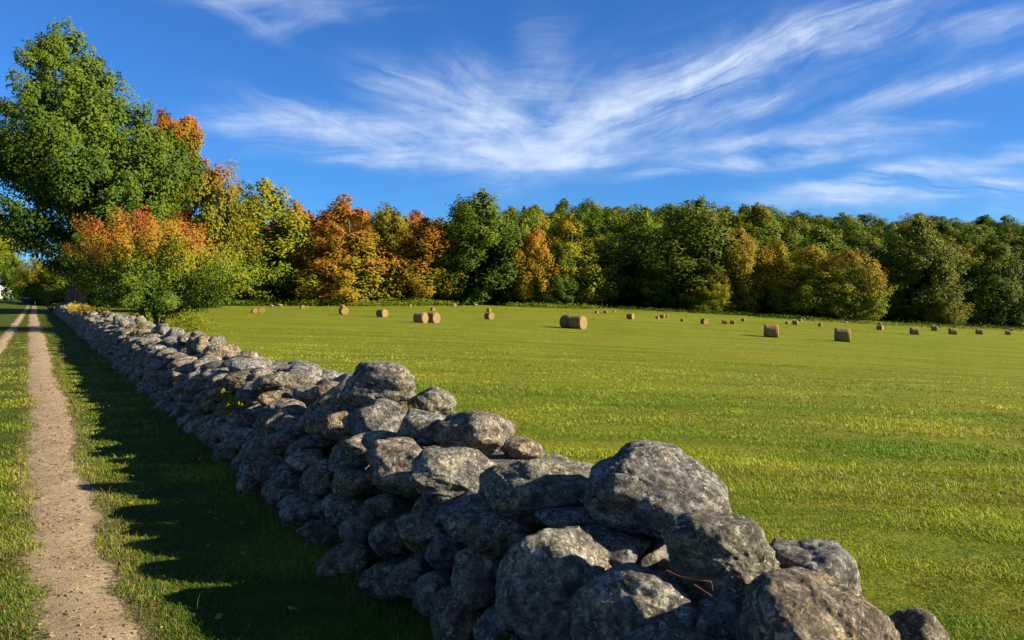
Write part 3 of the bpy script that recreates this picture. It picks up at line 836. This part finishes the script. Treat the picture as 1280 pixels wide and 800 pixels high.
def bale(px, py, hpx, rz, label, parts=True, group=None, k=0):
    x, y, z = place(px, py)
    body, ends, loose, zc, full = BM[k % 3]
    s = max(0.35, min(1.25, hpx/F*y/1.16))
    if parts:
        root = empty('hay_bale', (x, y, z-0.03), R(rz)); tag(root, label, 'hay bale', group or 'round hay bales on the field')
        for nm, me in [('straw_roll', body), ('end_face', ends[0]), ('end_face', ends[1]), ('loose_straw', loose)]:
            o = link(nm, me, root, (0, 0, zc*s)); o.scale = (s, s, s)
            if nm == 'loose_straw': o['kind'] = 'stuff'
    else:
        root = link('hay_bale', full, None, (x, y, z-0.03+zc*s), (0, 0, R(rz))); root.scale = (s, s, s)
        tag(root, label, 'hay bale', group or 'round hay bales on the field')
B = bale
B(1053, 427, 17.5, -24, 'large round bale, lowest and nearest on the sunlit field', k=0)
B(964, 421.5, 16.5, -20, 'large round bale beside the nearest one, its lit end facing right', k=1)
B(711, 410, 17, -62, 'rear round bale of the touching pair mid field', k=2)
B(722, 411, 17, -38, 'front round bale of the touching pair mid field', k=0)
B(526, 403.5, 13.5, -28, 'longer shaded bale of the touching pair left of centre', k=1)
B(541, 403.5, 13.5, -40, 'bale with bright end of the touching pair left of centre', k=2)
B(477.5, 396.5, 10.5, -35, 'single round bale right of the domed one near the orange tree', k=0)
B(429.5, 393, 9.5, -60, 'single domed bale below the orange trees', k=1)
B(611.5, 399, 9, -50, 'small round bale in front of the big dark green tree', k=2)
B(788, 399, 7.5, -35, 'small round bale alone right of the touching pair', k=0)
B(880.5, 405, 7, -70, 'small upright looking bale between two low ones', k=1)
B(906, 405, 6, -12, 'low bale lying end to end with another', k=2)
B(915.5, 405, 5.5, -20, 'short bale ending the low end to end pair', k=0)
B(994, 406, 6, -30, 'small bale with a pale top behind the large bales', k=1)
B(1100, 412.5, 6.5, -45, 'small dark bale right of the nearest bale', k=2)
B(1143, 418, 9, -14, 'long low bale leftmost of the three along the right side', k=0)
B(1168, 413.5, 6.5, -30, 'small bale between two long low ones at the right', k=1)
B(1191, 418, 8, -14, 'long low bale in the middle of the right side row', k=2)
B(1224, 418, 7, -20, 'low bale rightmost of the right side row', k=0)
B(1260, 418.5, 5.5, -25, 'small flat bale at the right end of the field', k=1)
far = [(929, 401.5, 4), (1026, 408, 4.5), (1000, 401.5, 3.5), (984, 405, 2.5), (1100, 406, 3.5), (1166, 409.5, 4), (822, 398.5, 2.5), (828, 397.5, 5), (834, 397, 3.5),
       (853, 402, 4), (746, 391.5, 2.5), (757, 391.5, 4), (768, 390.5, 3), (318, 391, 6), (327, 391, 7), (378, 386, 5), (384, 385, 3.5), (428, 385, 4.5), (541, 388.5, 4.5), (611, 389.5, 4.5), (568, 383, 4), (513, 383.5, 3.5), (1264, 413.5, 3.5)]
for k, (px, py, hp) in enumerate(far):
    bale(px, py, hp, -10-70*rng.random(), 'tiny hay bale far off before the trees', parts=False, group='tiny far hay bales', k=k)

# ------------------------------------------------------------------ trees: near left
def own_tree(name, x, Y, label, mat, seed, H, Rr, prof, ncl, nlf, leaf, base, rad, lean=(0, 0), limbs=14, cat='tree', clump=0.16, paths=None, **kw):
    z = float(ground(np.array([x]), np.array([Y]))[0])
    root = empty(name, (x, Y, z-0.05)); tag(root, label, cat)
    V, Q, hue, rnd, C, v = crown(seed, H-base, Rr, prof, ncl, nlf, leaf, base=base, clump=clump, **kw)
    link('crown', np_mesh(name+'_crown', V, [Q], M[mat], {'hue': hue, 'rnd': rnd}), root)
    items = paths(C) if paths else trunk_paths(seed, H, rad, C, v, limbs, lean)
    link('trunk', tubes_mesh(name+'_trunk', items, M['bark'], 12), root)
    return root
# tall green maple behind the wall
YM = 78
own_tree('maple_tree', (101-CXP)/F*YM, YM, 'tall green maple with thick dark trunk behind the far end of the wall', 'maple', 5, 27.4, 9.2,
         [(0, 0.4), (0.10, 0.68), (0.26, 0.94), (0.48, 1.0), (0.62, 0.90), (0.76, 0.64), (0.88, 0.36), (1, 0.10)], 440, 290, 0.30, 3.2, 0.80, limbs=26, squash=0.62, clump=0.135, lump=0.5, rise=0.5, elong=1.75, hue_h=0.3, shift=0.62)
# bronze green tree at its right
YB = 90
own_tree('maple_tree', (222-CXP)/F*YB, YB, 'bronze and green tree leaning out behind the tall green maple', 'turning', 6, 22.8, 7.6,
         [(0, 0.7), (0.15, 1.0), (0.35, 0.98), (0.6, 0.78), (0.8, 0.5), (0.92, 0.28), (1, 0.08)], 270, 250, 0.32, 1.5, 0.45, squash=0.7, clump=0.16, lump=0.4, hue_h=0.62, elong=1.7, hue_0=0.05)
# small spreading maple turning orange
YS = 40.5; xS = (190-CXP)/F*YS
def small_paths(C):
    it = []
    for (bx, by), (mx, my, mz), r0 in (((-0.35, 0), (-0.75, 0.1, 1.7), 0.15), ((0.15, 0.1), (0.05, 0.2, 1.9), 0.13), ((0.45, -0.1), (1.25, -0.1, 1.5), 0.12)):
        q = np.array([[bx, by, -0.2], [bx*1.0+mx*0.1, by, 0.6], [bx*0.4+mx*0.6, (by+my)/2, 1.2], [mx, my, mz]])
        it.append((q, np.array([r0*1.3, r0, r0*0.9, r0*0.75])))
        cand = sorted(range(len(C)), key=lambda i: (C[i][0]-mx*2.2)**2+(C[i][1]-my)**2*0.4+0.1*C[i][2])[:16]
        for i in cand[::2]:
            c = C[i]; m_ = (q[3]+c)/2+[0, 0, 0.2]
            it.append((np.array([q[3], q[3]*0.6+m_*0.4, m_, c]), np.array([r0*0.5, r0*0.38, r0*0.25, r0*0.07])))
    return it
own_tree('young_maple', xS, YS, 'small spreading maple turning orange on top beside the wall', 'small_maple', 9, 5.6, 3.75,
         [(0, 0.35), (0.12, 0.72), (0.35, 1.0), (0.55, 0.98), (0.75, 0.78), (0.9, 0.5), (1, 0.2)], 135, 250, 0.115, 0.95, 0.2, squash=0.75, clump=0.155, lump=0.85, rise=0.75, paths=small_paths, hue_h=0.90, hue_0=-0.31, elong=2.3, droop=1.0, shift=0.25)
leafy('shrub', [np.array([xS+2.2+dx, YS-1.5, 0.35+dz]) for dx, dz in ((0, 0), (0.5, 0.3), (-0.5, 0.1), (0.2, -0.15), (0.9, 0.0))], 0.3, 1100, 0.11, 'yellow', 'low yellowish shrub under the small orange maple', 'shrub', (0.1, 0.6))

# left background beyond the track
tree(-18, 186, 252, 44, 'olive', 'olive green tree cut by the left picture edge above a white house', proto=0)
tree(17, 152, 312, 14, 'dark_green', 'narrow dark tree between the house and the pale thin tree', proto=2)
tree(45, 138, 322, 22, 'olive', 'low light green tree with thin pale trunk by the dark shed', proto=3)
tree(66, 168, 328, 22, 'dark_green', 'dark tree in shade behind the shed and the wall end', proto=5)
for k, (px, Y, top, hw) in enumerate([(20, 190, 338, 26), (58, 175, 330, 30), (105, 140, 300, 36), (150, 140, 285, 40), (190, 135, 275, 40), (240, 130, 266, 40), (85, 132, 330, 26), (135, 125, 318, 30), (178, 118, 322, 28), (258, 112, 318, 26)]):
    tree(px, Y, top, hw, 'dark_green', 'dark green tree closing the view behind the tall maple', group='trees behind the tall maple', proto=k+1)
leafy('shrub', [np.array([(px-CXP)/F*100, 100, 0.9]) for px in (146, 152, 141)], 0.5, 400, 0.25, 'brush', 'dark low bush on the lawn right of the maple trunk', 'shrub', (0.0, 0.4))

# ------------------------------------------------------------------ trees: edge of the wood
ROW = [
 (330, 98, 222, 58, 'olive', 'large olive green tree right of the small orange maple', 3),
 (283, 102, 270, 36, 'green', 'green tree half hidden behind the small orange maple', 0),
 (372, 108, 250, 34, 'rust', 'rust red tree top showing between olive and orange trees', 0),
 (432, 100, 241, 62, 'orange', 'broad orange and gold tree, largest of the orange ones', 1),
 (404, 96, 303, 27, 'rust', 'small rusty tree in front of the broad orange tree', 6),
 (488, 116, 247, 36, 'olive', 'olive tree standing behind between two orange trees', 2),
 (531, 104, 270, 46, 'orange', 'rounded orange tree with rusty right side beside the dark green tree', 3),
 (462, 106, 296, 34, 'golden', 'golden tree low in front of the olive one', 5),
 (597, 106, 235, 55, 'dark_green', 'big dark green tree towering over the left part of the wood edge', 0),
 (652, 128, 254, 34, 'green', 'green tree right behind the big dark green tree', 4),
 (668, 103, 276, 28, 'orange', 'slender orange brown tree between green ones', 2),
 (712, 116, 262, 42, 'yellow', 'yellow green tree right of the slender orange brown tree', 1),
 (698, 106, 300, 24, 'green', 'small green tree at the foot of the yellow green one', 6),
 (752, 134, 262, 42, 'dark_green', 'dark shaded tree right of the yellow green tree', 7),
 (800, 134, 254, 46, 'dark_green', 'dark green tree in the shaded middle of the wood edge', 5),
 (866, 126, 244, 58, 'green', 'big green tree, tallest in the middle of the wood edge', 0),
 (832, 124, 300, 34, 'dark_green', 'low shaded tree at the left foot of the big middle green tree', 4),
 (922, 124, 284, 34, 'yellow', 'yellow tree with golden top right of the big middle green tree', 3),
 (968, 126, 292, 27, 'yellow', 'slim yellow green tree right of the golden topped tree', 2),
 (1014, 120, 306, 42, 'yellow', 'rounded yellow olive tree left of its orange edged neighbour', 7),
 (1062, 117, 309, 38, 'turning', 'rounded olive tree with orange edge above the right bales', 3),
 (1142, 122, 270, 50, 'green', 'tall green tree standing out at the right of the wood edge', 0),
 (1178, 116, 322, 24, 'yellow', 'small yellow green tree between the two right green trees', 6),
 (1240, 116, 291, 42, 'green', 'conical green tree near the right picture edge', 1),
 (1292, 114, 306, 40, 'olive', 'olive tree cut by the right picture edge', 4),
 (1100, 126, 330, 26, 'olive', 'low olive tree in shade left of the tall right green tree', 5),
 (890, 120, 330, 26, 'yellow', 'low yellow green tree below the big middle green tree', 6),
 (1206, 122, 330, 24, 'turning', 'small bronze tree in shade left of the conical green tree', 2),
 (632, 112, 318, 24, 'green', 'low green tree at the right foot of the big dark green tree', 7),
]
EX = [200, 280, 560, 640, 740, 850, 950, 1060, 1150, 1290, 1400]; EY = [381.5, 381.5, 381.5, 382.5, 385.5, 389.5, 395.5, 403, 407.5, 412.5, 416]
_ex = np.arange(200, 1420, 20); _ey = np.array([place(q, np.interp(q, EX, EY))[1] for q in _ex])
_ey = np.convolve(np.pad(_ey, 2, mode='edge'), np.ones(5)/5, 'valid')
def edge_y(px): return float(np.interp(px, _ex, _ey))
print('edge', [(int(q), round(edge_y(q))) for q in range(260, 1300, 100)])
MY = np.median([Y for _, Y, *_r in ROW])
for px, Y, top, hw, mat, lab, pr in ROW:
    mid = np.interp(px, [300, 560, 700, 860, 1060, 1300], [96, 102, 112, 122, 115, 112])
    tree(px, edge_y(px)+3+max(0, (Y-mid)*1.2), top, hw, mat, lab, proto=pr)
# the wood behind, rising up the slope: one skyline tree after another
SKX = [280, 350, 400, 470, 520, 560, 640, 700, 740, 790, 850, 920, 950, 1000, 1050, 1100, 1150, 1200, 1280, 1400]
SKY = [262, 262, 258, 252, 262, 266, 256, 250, 246, 250, 250, 256, 252, 257, 260, 266, 265, 268, 268, 272]
r3 = np.random.default_rng(77)
def back_row(Y0, step, drop, x0, x1):
    px = x0
    while px < x1:
        Y = edge_y(px)+Y0+r3.uniform(-5, 5); hw = r3.uniform(36, 56)*130/(135+Y0*0.6)+4
        top = np.interp(px, SKX, SKY)+drop+r3.uniform(-4, 12)
        mat = r3.choice(['dark_green', 'dark_green', 'dark_green', 'green', 'green', 'green', 'olive'] if px > 560 else ['olive', 'turning', 'rust', 'green', 'orange'])
        lab = {'dark_green': 'dark green tree among many on the wooded slope behind', 'green': 'green tree among many on the wooded slope behind', 'olive': 'olive tree among many on the wooded slope behind',
               'turning': 'bronze tinted tree among many on the wooded slope behind', 'rust': 'rusty tree in the wood behind the orange trees', 'orange': 'orange tree in the wood behind the front row'}[mat]
        tree(px, Y, top, hw, mat, lab, group='%s trees of the wood behind' % mat.replace('_', ' '), proto=int(r3.integers(0, 8)))
        px += step*r3.uniform(0.75, 1.25)
back_row(15, 58, 46, 270, 1380)
back_row(32, 48, 25, 270, 1380)
back_row(56, 42, 12, 260, 1400)
back_row(88, 36, 3, 260, 1400)
back_row(120, 30, 0, 520, 1400)

# brush bank along the foot of the wood
def brush(p0, p1, n, wid, hgt, name, label, leaf=0.28, mat='brush', hue=(0.1, 0.9)):
    u = rng.random(n); pxs = p0[0]+(p1[0]-p0[0])*u; Yb = np.interp(pxs, _ex, _ey)-1.0
    P = np.stack([(pxs-CXP)/F*Yb, Yb], 1)
    P += rng.normal(0, wid, (n, 2)); z = ground(P[:, 0], P[:, 1])
    hh = hgt*(0.75+0.5*vnoise(np.stack([u*40, u*0, u*0], 1), 8))*rng.random(n)**0.7
    q = np.concatenate([P, (z+np.maximum(hh, 0.05))[:, None]], 1); o0 = q.mean(0)
    V, Q = cards(q-o0, rng.normal(0, .5, (n, 3))+[0.2, -0.2, 0.9], leaf*rng.uniform(0.6, 1.3, n), 0.55)
    o = link(name, np_mesh(name, V, [Q], M[mat], {'hue': np.repeat(rng.uniform(*hue, n), 4), 'rnd': np.repeat(rng.random(n), 4)}), None, tuple(o0))
    tag(o, label, 'undergrowth', kind='stuff')
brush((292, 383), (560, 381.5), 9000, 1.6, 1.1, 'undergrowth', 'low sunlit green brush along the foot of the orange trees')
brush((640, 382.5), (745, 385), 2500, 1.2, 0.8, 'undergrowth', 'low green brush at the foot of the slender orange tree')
brush((780, 386), (1300, 411), 4000, 2.0, 0.7, 'undergrowth', 'dark shaded brush along the right foot of the wood', hue=(0.0, 0.35))  # shade put into the colour: darker leaf hues than the sunlit brush

# pale fieldstones half hidden along the brush
for k, (px, py, w) in enumerate([(466, 382, 6), (474, 382, 5), (594, 382.5, 5), (643, 383, 4), (137, 377, 6), (350, 383, 5), (340, 383.5, 4), (1057, 404, 4)]):
    x, y, z = place(px, py); s = w/F*y
    P, f = stone(900+k, (s*1.3, s, s*0.8), 3, 9)
    o = link('fieldstone', np_mesh('fieldstone', P, [f], M['stone'], {'tint': np.full(len(P), 1.0)}, True), None, (x, y, z+s*0.25))
    tag(o, 'pale loose stone half hidden in the grass far off', 'stone', 'pale loose stones at the field edge')

# ------------------------------------------------------------------ far end of the track: house, shed, post
hx, hy = (-15-CXP)/F*160, 160.0; hz = float(ground(np.array([hx]), np.array([hy]))[0])
house = empty('white_house', (hx, hy, hz)); tag(house, 'white boarded house peeping in at the left edge behind trees', 'house')
link('wall', boxes_mesh('house_wall', [(0, 0, 1.3, 7.0, 5.5, 2.6)], M['white_board']), house)
rv = np.array([[-3.8, -3.1, 2.55], [3.8, -3.1, 2.55], [3.8, 0, 4.4], [-3.8, 0, 4.4], [-3.8, 3.1, 2.55], [3.8, 3.1, 2.55], [-3.8, -3.1, 2.70], [3.8, -3.1, 2.70], [3.8, 0, 4.58], [-3.8, 0, 4.58], [-3.8, 3.1, 2.70], [3.8, 3.1, 2.70]])
link('roof', np_mesh('house_roof', rv, [np.array([[0, 3, 2, 1], [3, 4, 5, 2], [6, 7, 8, 9], [9, 8, 11, 10], [0, 1, 7, 6], [4, 10, 11, 5], [0, 6, 9, 3], [3, 9, 10, 4], [1, 2, 8, 7], [2, 5, 11, 8]])], M['slate']), house)
for wx in (-2.0, 0.2, 2.2):
    wn = link('window', boxes_mesh('house_window', [(wx, -2.775, 1.5, 0.9, 0.06, 1.2)], M['white_board']), house)
    link('pane', boxes_mesh('house_pane', [(wx, -2.80, 1.5, 0.74, 0.06, 1.04)], M['glass']), wn)
sx_, sy_ = (36-CXP)/F*136, 136.0; sz_ = float(ground(np.array([sx_]), np.array([sy_]))[0])
shed = empty('low_shed', (sx_, sy_, sz_), R(8)); tag(shed, 'low dark box shed with pale lid at the far end of the track', 'shed')
link('wall', boxes_mesh('shed_wall', [(0, 0, 0.5, 1.3, 1.1, 1.0)], M['dark_wood']), shed)
link('roof', boxes_mesh('shed_roof', [(-0.15, 0, 1.05, 1.9, 1.4, 0.1)], M['tin']), shed)
px_, py_ = (18-CXP)/F*138, 138.0; pz_ = float(ground(np.array([px_]), np.array([py_]))[0])
mp = empty('marker_post', (px_, py_, pz_)); tag(mp, 'short white marker post on the far lawn', 'post')
link('shaft', boxes_mesh('post_shaft', [(0, 0, 0.2, 0.13, 0.13, 0.45)], M['white_board']), mp)
link('cap', boxes_mesh('post_cap', [(0, 0, 0.455, 0.17, 0.17, 0.05)], M['white_board']), mp)
# leaning stump at the wall end
bx, by = (60-CXP)/F*88, 88.0
stump = tubes_mesh('stump', [(np.array([[0.5, 0, -0.1], [0.25, 0, 0.4], [-0.1, 0.05, 0.85], [-0.35, 0.1, 1.25]]), np.array([0.3, 0.26, 0.22, 0.12])), (np.array([[-0.1, 0.05, 0.8], [0.2, 0, 1.2], [0.35, 0, 1.4]]), np.array([0.14, 0.1, 0.05]))], M['bark'], 10)
tag(link('leaning_stump', stump, None, (bx, by, 0)), 'dark leaning broken stump at the far end of the wall', 'stump')

# ------------------------------------------------------------------ sky
w = bpy.data.worlds.new('World'); scn.world = w; w.use_nodes = True
nt = NT(w.node_tree); nt.n.clear()
sky = nt.add('ShaderNodeTexSky'); sky.sky_type = 'NISHITA'; sky.sun_disc = False
sky.sun_elevation = R(SUN_EL); sky.sun_rotation = R(SUN_AZ); sky.altitude = 300; sky.air_density = 1.0; sky.dust_density = 0.1; sky.ozone_density = 4.0
dirv = nt.add('ShaderNodeTexCoord').outputs['Generated']
sp = nt.add('ShaderNodeSeparateXYZ', ins={0: dirv})
dx, dy, dz = sp.outputs
az = nt.math('ARCTAN2', dx, dy)
ta = nt.math('TANGENT', nt.math('MINIMUM', nt.math('MAXIMUM', az, -1.2), 1.2))
hyp = nt.math('MAXIMUM', dy, 0.05)
el = nt.math('DIVIDE', dz, hyp)
# sky-plane coordinates in thousandths: cirrus streaks laid along directions across the sky dome
warp = nt.noise(dirv, 6.0, 4, 0.55, 0.0, out=1)
wsep = nt.add('ShaderNodeSeparateXYZ', ins={0: warp})
U = nt.math('ADD', ta, nt.math('MULTIPLY', nt.math('SUBTRACT', wsep.outputs[0], 0.5), 0.055))
Vv = nt.math('ADD', el, nt.math('MULTIPLY', nt.math('SUBTRACT', wsep.outputs[1], 0.5), 0.050))
STROKES = [  # survey: from, to, half width, weight
 (270, 155, 470, 158, 16, .55), (360, 130, 640, 195, 13, .55), (470, 95, 640, 165, 26, .55), (340, 145, 520, 185, 14, .4), (790, 185, 900, 178, 9, .32), (840, 200, 960, 170, 8, .32), (980, 160, 1100, 150, 8, .35), (430, 188, 770, 196, 14, .6), (560, 85, 640, 150, 34, .32),
 (540, 140, 760, 180, 45, .32), (650, 170, 740, 80, 42, .20), (580, 178, 770, 145, 38, .66), (680, 192, 870, 100, 25, .6), (740, 150, 970, 58, 22, .48), (860, 108, 1150, -5, 18, .46), (960, 62, 1180, -15, 18, .36),
 (700, 196, 940, 132, 13, .5), (800, 222, 925, 200, 7, .5), (900, 185, 960, 165, 10, .35), (950, 176, 1160, 160, 11, .55), (1060, 135, 1300, 72, 11, .55), (930, 205, 1120, 188, 11, .5),
 (1000, 238, 1300, 190, 10, .8), (1010, 250, 1300, 222, 11, .65), (1090, 215, 1180, 205, 8, .35), (265, 2, 470, 8, 13, .30), (270, 8, 345, 38, 8, .30), (335, 36, 425, 10, 9, .28), (1040, 62, 1300, 8, 16, .32), (410, 200, 490, 200, 5, .25), (640, 110, 700, 120, 110, .16), (800, 100, 1000, 60, 60, .12), (1050, 240, 1400, 230, 40, .16), (900, 130, 1300, 50, 60, .07),
]
groups = {}
for (x0, y0, x1, y1, wd, amt) in STROKES:
    ax, ay, bx_, by_ = (x0-CXP)/F, (HOR-y0)/F, (x1-CXP)/F, (HOR-y1)/F
    ang = math.atan2(by_-ay, bx_-ax); ln = math.hypot(bx_-ax, by_-ay); cx_, cy_ = (ax+bx_)/2, (ay+by_)/2
    c, s = math.cos(ang), math.sin(ang)
    px_ = nt.math('SUBTRACT', U, cx_); py_ = nt.math('SUBTRACT', Vv, cy_)
    u = nt.math('ADD', nt.math('MULTIPLY', px_, c/(ln*0.62)), nt.math('MULTIPLY', py_, s/(ln*0.62)))
    v = nt.math('ADD', nt.math('MULTIPLY', px_, -s/(wd/F)), nt.math('MULTIPLY', py_, c/(wd/F)))
    d2 = nt.math('ADD', nt.math('POWER', nt.math('ABSOLUTE', u), 3.0), nt.math('MULTIPLY', v, v))
    g = nt.math('MULTIPLY', nt.math('EXPONENT', nt.math('MULTIPLY', d2, -1.0)), amt)
    key = round(math.degrees(ang)/22)
    groups.setdefault(key, []).append(g)
total = None
front = nt.mapr(dy, 0.1, 0.3)
for key, gs in groups.items():
    a = gs[0]
    for b in gs[1:]: a = nt.math('ADD', a, b)
    an = R(key*22)
    c, s = math.cos(an), math.sin(an)
    uu = nt.math('ADD', nt.math('MULTIPLY', U, c), nt.math('MULTIPLY', Vv, s)); vv = nt.math('ADD', nt.math('MULTIPLY', U, -s), nt.math('MULTIPLY', Vv, c))
    cv = nt.add('ShaderNodeCombineXYZ', ins={0: nt.math('MULTIPLY', uu, 4.5), 1: nt.math('MULTIPLY', vv, 25.0), 2: float(key)*3.1}).outputs[0]
    st = nt.noise(cv, 1.0, 6, 0.6, 1.1)
    st = nt.mapr(st, 0.32, 0.72, 0.05, 1.5)
    cf = nt.add('ShaderNodeCombineXYZ', ins={0: nt.math('MULTIPLY', uu, 9.0), 1: nt.math('MULTIPLY', vv, 95.0), 2: float(key)*1.7}).outputs[0]
    st = nt.math('MULTIPLY', st, nt.mapr(nt.noise(cf, 1.0, 4, 0.6, 0.9), 0.3, 0.7, 0.6, 1.4))
    a = nt.math('MULTIPLY', a, st)
    total = a if total is None else nt.math('ADD', total, a)
puff = nt.noise(dirv, 17.0, 6, 0.62, 0.6)
total = nt.math('MULTIPLY', total, nt.mapr(puff, 0.28, 0.70, 0.45, 1.3))
total = nt.math('MULTIPLY', nt.math('SUBTRACT', 1.0, nt.math('EXPONENT', nt.math('MULTIPLY', total, -1.0))), front)
skyc = nt.add('ShaderNodeGamma', ins={0: sky.outputs[0], 1: 1.0}).outputs[0]
skyc = nt.mix(1.0, skyc, (0.26, 0.585, 0.99), 'MULTIPLY')
col = nt.mix(total, skyc, (5.0, 5.7, 6.7))
# pale unseen cloud added behind the viewer to lift and neutralise the shade
haze_fill = nt.math('MULTIPLY', nt.mapr(dy, 0.05, -0.5, 0, 0.28, True), nt.mapr(nt.noise(dirv, 3.0, 5, 0.6, 0.6), 0.35, 0.65))
col = nt.mix(haze_fill, col, (5.0, 5.4, 5.8))
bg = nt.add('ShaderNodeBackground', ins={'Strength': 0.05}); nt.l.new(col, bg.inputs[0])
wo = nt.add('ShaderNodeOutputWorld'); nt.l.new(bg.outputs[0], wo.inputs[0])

sun = bpy.data.lights.new('sun', 'SUN'); sun.energy = 5.0; sun.angle = R(0.5); sun.color = (1.0, 0.87, 0.68)
so = bpy.data.objects.new('sun', sun); COL.objects.link(so)
so.rotation_euler = (R(90-SUN_EL), 0, R(180-SUN_AZ))
so.location = (60, 20, 60)

# ------------------------------------------------------------------ camera
cam = bpy.data.cameras.new('camera'); cam.sensor_width = 36; cam.lens = F/1280*36
cam.shift_y = -(400-HOR)/1280; cam.clip_end = 6000; cam.clip_start = 0.05
co = bpy.data.objects.new('camera', cam); COL.objects.link(co)
co.location = (0, 0, EYE); co.rotation_euler = (R(90), 0, 0)
scn.camera = co

vs = scn.view_settings
vs.view_transform = 'Standard'; vs.look = 'None'; vs.exposure = 1.7; vs.gamma = 1; vs.use_curve_mapping = False
scn.cycles.max_bounces = 6; scn.cycles.diffuse_bounces = 3; scn.cycles.transmission_bounces = 3; scn.cycles.transparent_max_bounces = 4
scn.cycles.use_denoising = True
